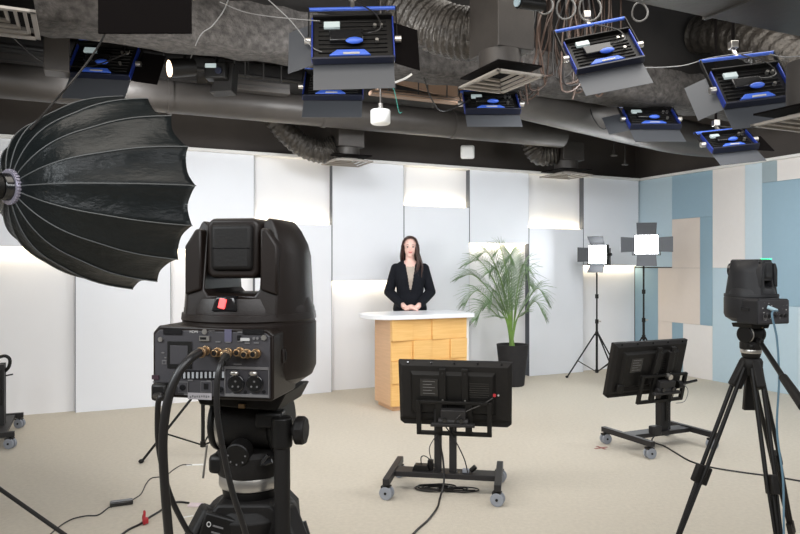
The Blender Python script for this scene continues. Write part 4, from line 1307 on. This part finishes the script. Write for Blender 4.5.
HXO = -.005
def ptz_camera(label, loc, yaw, shell, backm, tally, tally_name, front=True, head_yaw=0, fg=True):
    t = thing('ptz_camera', label, 'camera', loc, yaw)
    W2, HH = .080, .088
    bx = MB()
    bx.prism([(HXO - W2, .004), (HXO - W2 + .003, .001), (HXO + W2 - .003, .0), (HXO + W2, .004), (HXO + W2, HH - .006), (HXO + W2 - .008, HH), (HXO - W2 + .008, HH + .003), (HXO - W2, HH - .006)], -.094, -.01)
    hs = bx.build('rear_housing', shell, t, bevel=.004, seg=3)
    MB().lathe([(0, .012), (.060, .004), (.082, .018), (.087, .03), (.087, .086), (.0855, .088), (.0855, .090), (.087, .092), (.086, .100), (0, .100)], 56, M=Matrix.Translation((.006 if fg else 0, 0, 0)) @ Matrix.Scale(1.04, 4)).build('pan_base', shell, t, sharp=30)
    # back panel, slightly recessed in a rim
    pn = MB().prism([(HXO - W2 + .004, .005), (HXO + W2 - .004, .004), (HXO + W2 - .004, HH - .008), (HXO + W2 - .010, HH - .004), (HXO - W2 + .010, HH - .002), (HXO - W2 + .004, HH - .008)], -.0965, -.092).build('back_panel', backm, t, bevel=.001)
    # side slot
    MB().box((HXO + W2 + .0008, -.045, .052), (.003, .040, .018)).build('side_badge_frame', shell, hs, bevel=.001)
    MB().box((HXO + W2 + .0020, -.045, .052), (.002, .028, .010)).build('side_badge', M_black, hs)
    MB().box((HXO - W2 - .0008, -.045, .052), (.003, .034, .012)).build('side_badge_frame', M_blackg, hs, bevel=.001)
    # pan turntable and yoke
    yk = Matrix.Translation((.006 if fg else 0, 0, 0)) @ Matrix.Rotation(head_yaw, 4, 'Z') @ Matrix.Scale(1.05, 4, (1, 0, 0))
    MB(yk).lathe([(0, .098), (.086, .098), (.085, .110), (.080, .124), (.060, .130), (0, .130)], 56, sy=.9).build('turntable', shell, t)
    prof = [(-.080, .098), (-.077, .180), (-.073, .198), (-.052, .224), (-.044, .226), (-.036, .220), (-.036, .136), (-.030, .128), (.030, .128), (.036, .136), (.036, .222),
            (.044, .229), (.054, .227), (.066, .214), (.075, .196), (.079, .180), (.082, .098)]
    # front and back outlines are pulled in so that the arms taper upwards
    v, n = [], len(prof)
    YS = (-.066, -.052, -.022, .022, .052, .066)
    for yy in YS:
        for (x_, z_) in prof:
            k_ = 1 - .30 * max(0, (z_ - .098) / .13) ** 1.3
            if not fg: x_ *= 1 - .16 * math.exp(-((z_ - .150) / .030) ** 2)
            xs_ = x_ if abs(x_) < .04 else math.copysign(.04 + (abs(x_) - .04) * (1 - .55 * (abs(yy) / .066) ** 2.5), x_)
            v.append((xs_, yy * k_, z_))
    top_o = MB(yk)
    left = [0, 1, 2, 3, 4, 5, 6, 7]
    fs = [(r_ * n + i, r_ * n + (i + 1) % n, (r_ + 1) * n + (i + 1) % n, (r_ + 1) * n + i) for r_ in range(5) for i in range(n)]
    polys = [(0, 1, 2, 3, 4, 5, 6), (0, 6, 7, 8, 9, 16), (9, 10, 11, 12, 13, 14, 15, 16)]
    for pl in polys:
        fs.append(pl)
        fs.append(tuple(5 * n + i for i in reversed(pl)))
    top_o.add(v, fs)
    top_o.build('yoke', shell, t, bevel=.004, seg=3)
    # slanted facets on the rear of each arm
    for sx in (-1, 1):
        MB(yk).prism([(sx * .038, .135), (sx * .060, .128), (sx * .060, .192), (sx * .046, .214), (sx * .038, .214)], -.0655, -.045).build('arm_cover', shell, t, bevel=.003)
    # camera head between the arms
    hd = MB(yk)
    hd.prism([(-.0345, .158), (-.029, .150), (.029, .150), (.0345, .158), (.0345, .220), (.028, .228), (-.028, .228), (-.0345, .220)], -.058, .060)
    h_ = hd.build('camera_head', shell, t, bevel=.005, seg=3)
    MB(yk).prism([(-.027, .160), (.027, .160), (.027, .220), (-.027, .220)], -.064, -.05).build('rear_cover', M_blackm if fg else shell, h_, bevel=.006, seg=3)
    MB(yk).box((0, -.0645, .189), (.05, .0008, .0008)).build('seam', M_blackg, h_)
    MB(yk).cyl((0, .055, .188), (0, .074, .188), .028, seg=32).build('lens_barrel', M_blackg, h_)
    # tally light
    MB(yk).box((-.004 if fg else .02, -.0800, .1185), (.0085, .003, .0125), (0, R(14), 0)).build(tally_name, tally, t, bevel=.001) if fg else \
        MB(yk).box((.050, -.03, .229), (.022, .03, .004)).build(tally_name, tally, t, bevel=.001)
    if fg:
        MB(yk).prism([(-.020, .108), (.014, .108), (.010, .128), (-.014, .128)], -.0785, -.05).build('tally_window', M_blackg, t, bevel=.003)
    return t, hs, pn

# ---- foreground camera
d0 = .85
cl = Vector((-.212, .949, 1.214))
YF = R(-10)
cam1, hs, pn = ptz_camera('large black remote camera close to the lens with a red tally light, left foreground', cl, YF, M_cam, M_camp, M_red, 'tally_light')
def rp(px, py):
    """a spot on the camera's back panel"""
    return ((px - 213.5) / 762 + HXO, (397.5 + (px - 214) * .045 - py) / 800)
Y0 = -.0968
def flat(name, x0, y0, x1, y1, m, dep=.0008, y=Y0, par=pn, bev=0):
    a, b = rp(x0, y1), rp(x1, y0)
    return MB().span((a[0], y - dep, a[1]), (b[0], y, b[1])).build(name, m, par, bevel=bev)
# recessed square window with rim
flat('window_rim', 169, 339, 194, 365, M_black, .001, bev=.0004)
flat('round_window', 172, 343, 190, 361, M_camp, .0016, bev=.0004)
# bnc sockets
bnc = [(209, 348), (221, 350), (231, 350.5), (243, 350), (250, 352), (259, 352)]
for k, (bx_, by_) in enumerate(bnc):
    x_, z_ = rp(bx_, by_)
    s_ = MB().cyl((x_, Y0, z_), (x_, Y0 - .004, z_), .0058, seg=20).cyl((x_, Y0 - .004, z_), (x_, Y0 - .014, z_), .0044, seg=20).build('bnc_socket', M_gold, pn, bevel=.0004)
    MB().cyl((x_, Y0 - .0141, z_), (x_, Y0 - .0143, z_), .003, seg=16).build('socket_hole', M_blackg, s_)
    flat('socket_mark', bx_ - 3, by_ - 10.5, bx_ + 2, by_ - 9.5, M_lblg)
# small sockets along the top
flat('hdmi_socket', 202, 334, 212, 338.5, M_silver, .002)
flat('hdmi_opening', 203, 335, 209, 337, M_blackg, .0024)
x_, z_ = rp(207, 329.5)
MB().cyl((x_, Y0, z_), (x_, Y0 - .0015, z_), .0034, seg=18).build('screw', M_silver, pn)
flat('blue_sticker', 227, 328, 234, 340, mat('dull violet print', (.09, .085, .13), .4))
flat('white_socket', 242, 337, 252, 339.5, M_lbl, .0015)
flat('black_socket', 240, 334, 243, 339, M_blackg, .0018)
for sx_ in (256, 259.5):
    x_, z_ = rp(sx_, 337.5)
    MB().cyl((x_, Y0, z_), (x_, Y0 - .001, z_), .0018, seg=14).build('round_mark', M_lblg, pn)
x_, z_ = rp(266, 337)
MB().cyl((x_, Y0, z_), (x_, Y0 - .002, z_), .0036, seg=6).build('screw', M_silver, pn)
x_, z_ = rp(162, 336)
MB().cyl((x_, Y0, z_), (x_, Y0 - .002, z_), .0030, seg=16).build('screw', M_silver, pn)
x_, z_ = rp(196, 329.5)
lettering('lettering', 'HDMI', .0045, M_lbl, (x_, Y0 - .0002, z_), (R(90), 0, 0), pn)
x_, z_ = rp(214, 329.5)
lettering('lettering', 'OUT', .004, M_lblg, (x_, Y0 - .0002, z_), (R(90), 0, 0), pn)
for k, (ax, ay, ww) in enumerate(((163, 349, 3), (166, 354, 2), (240, 330.5, 5), (236, 362, 8), (176, 382, 5), (190, 377, 5), (209, 378, 4), (186, 391, 4))):
    flat('small_marking', ax, ay, ax + ww, ay + 1.1, M_lblg)
flat('square_marking', 163.5, 357, 168, 361, M_lblg)
flat('square_marking', 164.3, 357.8, 167.2, 360.2, M_camp, .0011)
# vent slots: pale bars between dark openings
flat('vent_backing', 184, 369, 227, 376, M_blackg, .0006)
for k in range(10):
    flat('vent_bar', 185.5 + k * 4.35, 369.5, 187.6 + k * 4.35, 375.5, mat('pale vent bar', (.33, .34, .35), .5), .0012)
# power jack, network socket, switch
flat('jack_frame', 180, 379, 190, 390, M_lblg, .0008)
flat('jack_plate', 180.6, 379.6, 189.4, 389.4, M_camp, .0012)
x_, z_ = rp(185, 384.5)
MB().cyl((x_, Y0, z_), (x_, Y0 - .002, z_), .0038, seg=18).build('dc_jack', M_blackg, pn)
flat('network_frame', 203, 379, 214, 389.5, M_lblg, .0008)
flat('network_plate', 203.6, 379.6, 213.4, 388.9, M_camp, .0012)
flat('network_socket', 206.5, 381, 211, 386.5, M_blackg, .0016)
flat('paper_sticker', 190, 390.8, 214, 396.3, mat('grey paper sticker', (.30, .28, .29), .6), .0006)
rgs = random.Random(2)
for k in range(9):
    a0 = 192 + k * 2.3
    flat('sticker_print', a0, 392.2 + rgs.uniform(0, 1), a0 + 1.4, 394.2 + rgs.uniform(0, 1), M_lblg, .0009)
x_, z_ = rp(223, 387)
MB().cyl((x_, Y0, z_), (x_, Y0 - .003, z_), .0036, seg=18).build('small_jack', M_blackg, pn)
# xlr pair in an outline
for (a0, b0, a1, b1) in ((227, 366, 271, 366.8), (227, 393, 271, 393.8), (227, 366, 227.8, 393.5), (270.3, 366, 271, 393.8)):
    flat('outline', a0, b0, a1, b1, M_lblg)
for xx, yy in ((239, 381), (257.5, 381.5)):
    x_, z_ = rp(xx, yy)
    xl = MB().cyl((x_, Y0, z_), (x_, Y0 - .004, z_), .0108, seg=32).build('xlr_socket', M_blackg, pn, bevel=.0008)
    MB().cyl((x_, Y0 - .004, z_), (x_, Y0 - .0042, z_), .0082, seg=28).build('socket_face', M_black, xl)
    for a in (90, 210, 330):
        MB().cyl((x_ + .0042 * math.cos(R(a)), Y0 - .0041, z_ - .0015 + .0042 * math.sin(R(a))), (x_ + .0042 * math.cos(R(a)), Y0 - .0046, z_ - .0015 + .0042 * math.sin(R(a))), .0013, seg=10).build('pin_hole', M_lblg, xl)
    MB().ball((x_ - .002, Y0 - .003, z_ + .0125), (.0055, .003, .0032), 16, 8).build('release_latch', M_silver, xl)
for xx, yy in ((235, 392), (253, 393)):
    x_, z_ = rp(xx, yy)
    MB().cyl((x_, Y0, z_), (x_, Y0 - .0009, z_), .0025, seg=16).build('round_mark', M_lblg, pn)
for xx, yy in ((247.5, 390), (266, 390)):
    x_, z_ = rp(xx, yy)
    MB().cyl((x_, Y0, z_), (x_, Y0 - .0012, z_), .0020, seg=14).build('panel_screw', M_blackg, pn)
flat('top_notch', 165, 325.8, 184, 331, M_blackg, .0012)
flat('top_notch', 245, 329, 266, 333, M_blackg, .0012)
flat('side_connector', 153, 372, 160, 376, mat('dark plum socket', (.03, .012, .02), .5), .001)
for q in range(7):
    flat('terminal_mark', 154, 378 + q * 2.4, 156, 379.2 + q * 2.4, M_lblg)

# cables plugged in the foreground camera
A1 = Matrix.Translation(cl) @ Matrix.Rotation(YF, 4, 'Z')
def onp(px, py, out):
    x_, z_ = rp(px, py)
    return A1 @ Vector((x_, Y0 - out, z_))
def camera_cable(label, start, path, r, m=M_cable, plug=M_gold):
    t = thing('camera_cable', label, 'cable', start[0])
    inv = Matrix.Translation(-start[0])
    pts = [start[0], start[1]] + path
    MB(inv).tube([start[1]] + path, r, seg=14, smooth=10).build('cable_sheath', m, t)
    if plug:
        MB(inv).cyl(start[0], start[0].lerp(start[1], .55), .0066, .0064, seg=20).cyl(start[0].lerp(start[1], .5), start[1], .0052, .0048, seg=18).build('plug_collar', plug, t, bevel=.0006)
        d = (start[1] - start[0]).normalized()
        MB(inv).cyl(start[1] - d * .002, start[1] + (path[0] - start[1]).normalized() * .012, .0054, .0048, seg=16).build('strain_relief', M_black, t)
    return t
s0_ = onp(209, 349, .013)
s1_ = P(199, 352.5, .815)
camera_cable('thick black video cable from the left gold plug, bowing down left of the camera', (s0_, s1_),
             [P(190, 359, .80), P(178, 374, .79), P(168, 400, .785), P(163, 440, .785), P(165, 490, .79), P(169, 540, .80), P(172, 600, .82), P(178, 800, .85)], .0052)
s0_ = onp(232, 351, .013)
s1_ = P(226, 356.5, .80)
camera_cable('black video cable from the right gold plug, hanging in front of the tripod head', (s0_, s1_),
             [P(220, 366, .785), P(217, 385, .78), P(217.5, 415, .78), P(223, 450, .785), P(232, 490, .79), P(246, 535, .80), P(258, 590, .82), P(270, 800, .88)], .0034)
s0_ = onp(161, 386, .002)
s1_ = onp(164, 390, .018)
camera_cable('black power lead with angled plug at the lower left corner of the camera', (s0_, s1_),
             [P(161, 396, .83), P(158, 405, .83), P(158, 440, .835), P(163, 470, .84), P(172, 500, .85), P(187, 530, .86), P(205, 560, .88), P(240, 700, .93)], .0034, plug=None)
t = thing('power_plug', 'chunky black power plug pushed in the camera back at lower left', 'plug', s0_, YF)
MB().span((-.003, -.016, -.012), (.018, 0, .010)).build('plug_body', M_black, t, bevel=.004)

# ---- foreground tripod
ap = Vector((-.205, .955, 1.045))
t1 = tripod('camera_tripod', 'black tripod with fluid head carrying the large foreground camera', ap,
            [(-.65, .72, 0), (.22, .70, 0), (-.25, 1.62, 0)], cup=.052, leg_r=.015)
A = fluid_head(t1, 1.054, R(-10), 1.07)
# shoulders with white ring mark seen at the bottom edge
sp = MB(Matrix.Translation((0, 0, 1.053)))
sp.prism([(-.058, -.05), (.062, -.05), (.058, -.010), (.035, .014), (-.035, .014), (-.050, -.004)], -.05, .05)
sh_ = sp.build('bowl_housing', M_blackm, t1, bevel=.004)
bd = MB(Matrix.Translation((-.033, -.0545, 1.036)) @ Matrix.Rotation(R(16), 4, 'Y'))
bd.box((0, 0, 0), (.042, .010, .040))
bo_ = bd.build('badge_plate', M_black, t1, bevel=.003)
mk = MB(Matrix.Translation((-.043, -.0602, 1.045)))
mk.add(*(lambda n=18: ([(r_ * math.cos(2 * PI * i / n), 0, r_ * 1.25 * math.sin(2 * PI * i / n)) for r_ in (.0030, .0019) for i in range(n)],
       [(i, (i + 1) % n, n + (i + 1) % n, n + i) for i in range(n)]))())
mk.build('ring_mark', M_lbl, bo_)
for q, (xx, zz, w_) in enumerate(((-.031, 1.0415, .014), (-.034, 1.0335, .012))):
    MB(Matrix.Translation((xx, -.0602, zz)) @ Matrix.Rotation(R(16), 4, 'Y')).box((0, 0, 0), (w_, .0006, .0022)).build('badge_lettering', M_lblg, bo_)
# pan handle with clamp and knob on the right
hx, hy = P(282, 0, .90).x - ap.x, .90 - ap.y
MB().cyl((hx, hy, P(0, 436, .90).z), (hx + .004, hy - .01, .55), .0105, seg=20).build('pan_handle', M_blackm, t1, bevel=.001)
MB().cyl((hx, hy, P(0, 447, .90).z), (hx, hy, P(0, 417, .90).z), .0135, seg=20).build('handle_clamp', M_black, t1, bevel=.002)
MB().span((hx - .035, hy + .0, 1.168), (hx, hy + .03, 1.188)).build('handle_arm', M_black, t1, bevel=.003)
zk = P(0, 430, .90).z
MB().cyl((hx + .012, hy, zk), (hx + .020, hy, zk), .008, seg=14).cyl((hx + .018, hy - .001, zk), (hx + .032, hy - .003, zk), .0185, seg=9).build('clamp_knob', M_blackm, t1, bevel=.003)
MB().tube([P(268, 455, .9) - t1.location, P(262, 464, .9) - t1.location, P(272, 461, .9) - t1.location], .003, seg=8, smooth=4).build('lock_lever', M_blackg, t1)
MB().cyl(P(207, 445, .97) - t1.location, P(203, 478, .97) - t1.location, .0016, seg=8).build('silver_strap', M_silver, t1)

# ---- right tripod and camera
ap2 = Vector((1.272, 2.5, 1.035))
t2 = tripod('camera_tripod', 'tall black tripod with splayed legs holding the smaller camera at right', ap2,
            [(.83, 2.45, 0), (1.275, 2.2, 0), (1.68, 2.85, 0)], cup=.033, leg_r=.0076, frac=.38)
fluid_head(t2, 1.045, R(28), .86)
a_ = P(762, 345, 2.42) - t2.location
b_ = P(783, 377, 2.2) - t2.location
c_ = P(804, 407, 2.05) - t2.location
MB().cyl(a_, b_, .009, seg=14).build('pan_handle', M_black, t2)
MB().cyl(b_, c_, .014, .016, seg=16).build('handle_grip', M_blackm, t2, bevel=.003)
MB().prism([(-.02, 0), (.02, 0), (.03, -.13), (-.03, -.13)], .0, .02).build('hanging_bag', M_black, t2, bevel=.004).location = (.02, .03, .98)
c2 = Vector((1.272, 2.5, 1.176))
cam2, hs2, pn2 = ptz_camera('smaller black remote camera with a green tally light, on the right tripod', c2, R(24), M_camr, M_camp, M_green, 'tally_light', fg=False, head_yaw=R(14))
rg = random.Random(4)
for k in range(34):
    x_, z_ = rg.uniform(-.068, .068), rg.uniform(.012, .078)
    w_, h_ = rg.choice(((.004, .002), (.006, .0015), (.005, .004), (.003, .003)))
    MB().box((x_, Y0 - .0004, z_), (w_, .001, h_)).build('panel_marking', rg.choice((M_lblg, M_lblg, M_lbl)), pn2)
for x_ in (-.055, -.03, .0, .03, .05):
    MB().cyl((x_, Y0, .03), (x_, Y0 - .006, .03), .006, seg=16).build('bnc_socket', M_steel, pn2)
MB().box((-.052, Y0 - .002, .027), (.018, .002, .018)).build('socket_frame', M_lblg, pn2)
A2 = Matrix.Translation(c2) @ Matrix.Rotation(R(24), 4, 'Z')
s0_ = A2 @ Vector((-.045, Y0 - .004, .062))
s1_ = A2 @ Vector((-.028, Y0 - .03, .05))
t = thing('camera_cable', 'pale blue network cable hanging from the right camera past its tripod', 'cable', s0_)
inv = Matrix.Translation(-s0_)
MB(inv).tube([s1_, P(772, 314, 2.3), P(777, 340, 2.3), P(779, 380, 2.3), P(777, 430, 2.3), P(783, 480, 2.28), P(784, 540, 2.25), P(788, 700, 2.2)], .0035, seg=8, smooth=8).build('cable_sheath', M_cableb, t)
MB(inv).cyl(s0_, s1_, .007, .006, seg=14).build('plug_collar', mat('pale blue plug', (.4, .55, .62), .4), t, bevel=.001)

# ================================================================== LIGHT STANDS AND LIT PANELS
def light_stand(label, base, hgt, spread, rots, zc=.42, m=M_black, name='light_stand', leg_top=None, foot=.02):
    t = thing(name, label, 'light stand', (base[0], base[1], 0))
    lt = leg_top or zc
    MB().cyl((0, 0, .08), (0, 0, hgt * .5), .014, seg=12).build('lower_tube', m, t)
    MB().cyl((0, 0, hgt * .5), (0, 0, hgt), .010, seg=12).build('upper_tube', m, t)
    for z in (hgt * .5, hgt * .72, lt):
        MB().cyl((0, 0, z - .025), (0, 0, z + .025), .021, seg=14).build('collar', m, t)
    MB().cyl((.02, 0, hgt * .5), (.05, 0, hgt * .5), .009, seg=10).build('lock_knob', M_silver if m is M_black else m, t)
    MB().cyl((0, 0, .07), (0, 0, .11), .02, seg=14).build('lower_collar', m, t)
    for a in rots:
        d = Vector((math.cos(R(a)), math.sin(R(a)), 0))
        tp, ft = d * .02 + Vector((0, 0, lt)), d * spread + Vector((0, 0, .01))
        lg = MB().cyl(tp, ft, .009, seg=10).build('leg', m, t)
        MB().cyl(d * .02 + Vector((0, 0, .09)), tp.lerp(ft, .62), .006, seg=8).build('brace', m, lg)
        MB().ball(ft + Vector((0, 0, .006)), (.02, .02, .015), 10, 8).build('rubber_tip', m, lg)
    return t

def lit_panel(label, px, py, d, w, h, target, power, doors, top_open=(0, 0), group=None):
    c = P(px, py, d)
    dr = (Vector(target) - c)
    yaw = math.atan2(-dr.x, dr.y)       # local +Y is the emitting side
    t = thing('lit_panel_light', label, 'studio light', c, yaw, group)
    MB().box((0, -.035, 0), (w + .02, .06, h + .02)).build('housing', M_black, t, bevel=.006)
    MB().box((0, -.002, 0), (w, .008, h)).build('diffuser', M_emit, t)
    for sx in (-1, 1):
        MB().box((sx * (w / 2 + .03), -.04, -h * .1), (.006, .03, h * .9)).build('yoke_arm', M_steel, t)
        MB().cyl((sx * (w / 2 + .01), -.04, 0), (sx * (w / 2 + .05), -.04, 0), .018, seg=12).build('tilt_knob', M_black, t)
    MB().span((-w / 2 - .033, -.055, -h * .58), (w / 2 + .033, -.025, -h * .55)).build('yoke_bar', M_steel, t)
    L = w * .62
    for k, ang in doors.items():
        b = MB()
        if k in ('left', 'right'):
            sg = 1 if k == 'left' else -1       # seen from the lit side, image left is local +X
            b.prism([(0, -h * .38), (0, h * .38), (sg * L, h * .42), (sg * L, -h * .42)], -.002, .002)
            o = b.build('barn_door', M_leaf_metal, t)
            o.location = (sg * (w / 2 + .008), 0, 0)
            o.rotation_euler = (0, 0, R(sg * ang))
        else:
            sg = 1 if k == 'top' else -1
            b.prism([(-w * .42, 0), (w * .42, 0), (w * .45, sg * L * .9), (-w * .45, sg * L * .9)], -.002, .002)
            o = b.build('barn_door', M_leaf_metal, t)
            o.location = (0, 0, sg * (h / 2 + .008))
            o.rotation_euler = (R(-sg * ang), 0, 0)
    e = c + dr.normalized() * .02
    area('panel_light', e, target, w, h, power, (0.95, 0.98, 1.0))
    return t
PT = (-.4, 1.0, 1.4)
lit_panel('lit square panel light turned three-quarters, left of the two on stands', 597.5, 254.5, 8.45, .225, .22, (-1.5, 4.0, 1.5), 6, {'left': 5, 'top': 35, 'bottom': 35})
cb = P(598, 0, 8.42)
light_stand('thin black light stand with spread legs, under the left of the two lit panels', (cb.x, cb.y + .05), 1.40, .36, (175, 295, 20), leg_top=.55)
lit_panel('lit panel light facing the camera with four open doors, right of two on stands', 646.5, 244.5, 8.0, .25, .215, (.8, 1.0, 1.4), 6, {'left': 12, 'right': 12, 'top': 12, 'bottom': 12})
cb = P(645.5, 0, 8.0)
light_stand('thin black stand under the right of two lit panels, feet behind the right monitor', (cb.x, cb.y + .06), 1.5, .36, (190, 310, 70), leg_top=.55)

# stand glimpsed behind the foreground camera
b_ = P(203, 0, 5.0)
light_stand('slim stand with silver pole and dark legs, glimpsed left behind the foreground tripod', (b_.x, b_.y), 1.15, .42, (205, 330, 85), leg_top=.50)

# ================================================================== SOFTBOX
hub = P(10, 187, 3.25)
rimc = P(128, 193, 3.25 + .56)
ax = (rimc - hub)
Ld = ax.length
axn = ax.normalized()
rotm = axn.to_track_quat('X', 'Z').to_matrix().to_4x4()
t = thing('parabolic_softbox', 'deep black umbrella-ribbed softbox seen from behind at the left edge', 'softbox', hub, rot=rotm.to_euler())
RR = .485
prof = [(0.0, .055), (.01, .09), (.03, .14), (.07, .205), (.14, .275), (.24, .335), (.38, .39), (.55, .45), (.75, .495), (1.0, .53)]
pp, rr = catmull([Vector((x * Ld, r, 0)) for x, r in prof], [0] * len(prof), 3)
pr = [(p.x, p.y) for p in pp]
NR, SUB = 16, 8
OFF = R(-1)
vs, fs = [], []
for i, (x, r) in enumerate(pr):
    q = i / (len(pr) - 1)
    for k in range(NR):
        for j in range(SUB):
            u = j / SUB
            a0, a1 = OFF + 2 * PI * k / NR, OFF + 2 * PI * (k + 1) / NR
            A_ = Vector((0, r * math.cos(a0), r * math.sin(a0)))
            B_ = Vector((0, r * math.cos(a1), r * math.sin(a1)))
            p = A_.lerp(B_, u)
            sag = 4 * u * (1 - u) * (.018 + .026 * q)
            p = p * (1 - sag)
            wr_ = .003 * math.sin(i * 1.7 + k * 2.1 + u * 9) * 4 * u * (1 - u)
            p = p * (1 + wr_ / max(r, .05))
            vs.append((x - .018 * 4 * u * (1 - u) * q ** 4, p.y, p.z))
n = NR * SUB
for i in range(len(pr) - 1):
    for k in range(n):
        fs.append((i * n + k, i * n + (k + 1) % n, (i + 1) * n + (k + 1) % n, (i + 1) * n + k))
can = MB().add(vs, fs).build('fabric_canopy', [M_fab, M_inner], t, sharp=75)
sd = can.modifiers.new('thickness', 'SOLIDIFY')
sd.thickness, sd.offset, sd.material_offset = .004, -1, 1
for k in range(NR):
    a = OFF + 2 * PI * k / NR
    pts = [(x, (r + .002) * math.cos(a), (r + .002) * math.sin(a)) for x, r in pr]
    MB().tube(pts, .0029, seg=6).build('rib', M_rib, t)
# hub
def ax_cyl(x0, x1, r0, r1=None, seg=36):
    return MB().cyl((x0, 0, 0), (x1, 0, 0), r0, r1, seg)
hr = MB()
for i in range(32):
    a = 2 * PI * i / 32
    hr.box((.0, .078 * math.cos(a), .078 * math.sin(a)), (.02, .012, .010), Matrix.Rotation(a, 4, 'X'))
hr.cyl((-.012, 0, 0), (.008, 0, 0), .078, seg=36)
hr.build('hub_ring', mat('lilac grey metal ring', (.42, .40, .5), .35, metal=.5), t, bevel=.001)
ax_cyl(-.05, -.008, .062, .066).build('speed_ring', M_blackg, t, bevel=.004)
lh = ax_cyl(-.33, -.05, .058).build('lamp_head', M_black, t, bevel=.006)
for q in range(6):
    ax_cyl(-.31 + q * .035, -.30 + q * .035, .061).build('cooling_fin', M_black, lh)
MB().box((-.08, .0, .065), (.05, .03, .02)).build('latch', M_steel, t, bevel=.003)
MB().box((-.18, 0, -.075), (.05, .05, .06)).build('stand_mount', M_blackm, t, bevel=.004)
l = area('softbox_light', hub + axn * (Ld * .9), hub + axn * 5, .7, .7, 30, (1, .98, .95))
sb = hub + rotm @ Vector((-.18, 0, -.1))
ls = light_stand('heavy black stand off the left edge with one leg crossing the bottom left corner', (sb.x, sb.y), sb.z - .01, 1.0, (-17, 120, 215), leg_top=.46, foot=.03)

# ================================================================== SMALL THINGS ON THE FLOOR
c = FL(121.5, 505)
t = thing('cable_adapter', 'black in-line power adapter lying on the carpet, lower left', 'power adapter', (c.x, c.y, 0), R(24))
MB().box((0, 0, .014), (.125, .05, .026)).build('adapter_case', M_blackg, t, bevel=.006)
floor_cable([(40, 545), (55, 530), (70, 520), (85, 516), (98, 515), (108, 508), (112, 507)], .0038, 'thin black lead from the bottom left corner to the in-line adapter')
floor_cable([(132, 500), (141, 494), (146, 484), (152, 478), (165, 476), (173, 470), (182, 465), (192, 465)], .0032, 'thin dark lead curling away from the in-line adapter behind the camera cables', M_steel)
floor_cable([(115, 540), (128, 530), (140, 524), (150, 517), (160, 511), (168, 505), (178, 502), (189, 503)], .006, 'black cable passing through the red tie and ending at the paper tag')
c = FL(196, 506)
o = MB(Matrix.Translation((c.x, c.y, 0)) @ Matrix.Rotation(R(-6), 4, 'Z')).box((0, 0, .006), (.085, .05, .010)).build('paper_tag', M_label, bevel=.002)
tag(rooted(o, (c.x, c.y, 0)), 'pale pink tag on the carpet at the end of a black cable, beside the tripod', 'tag')
c = FL(144, 525, .0)
t = thing('cable_tie', 'red cable tie looped round the black cable on the lower left carpet', 'cable tie', (c.x, c.y, 0), R(30))
rp_ = [(.0, .022 * math.cos(a), .030 + .024 * math.sin(a)) for a in [2 * PI * q / 14 for q in range(15)]]
MB().tube(rp_, .006, seg=8).build('loop', M_redp, t)
MB().box((.0, -.01, .058), (.012, .02, .045), (R(15), 0, 0)).box((.012, .006, .02), (.02, .03, .03)).build('tail', M_redp, t, bevel=.004)
c = FL(192, 465)
o = MB(Matrix.Translation((c.x, c.y, 0))).box((.03, 0, .002), (.13, .03, .003), (0, 0, R(8))).build('floor_tape', MATS['white plastic'])
tag(rooted(o, (c.x, c.y, 0)), 'small strip of white tape on the carpet behind the foreground tripod', 'tape')
c = FL(187, 517)
o = MB(Matrix.Translation((c.x, c.y, 0))).box((0, 0, .0015), (.07, .012, .002), (0, 0, R(30))).build('floor_tape', MATS['white plastic'])
tag(rooted(o, (c.x, c.y, 0)), 'tiny white strip of tape just below the pale pink tag', 'tape')
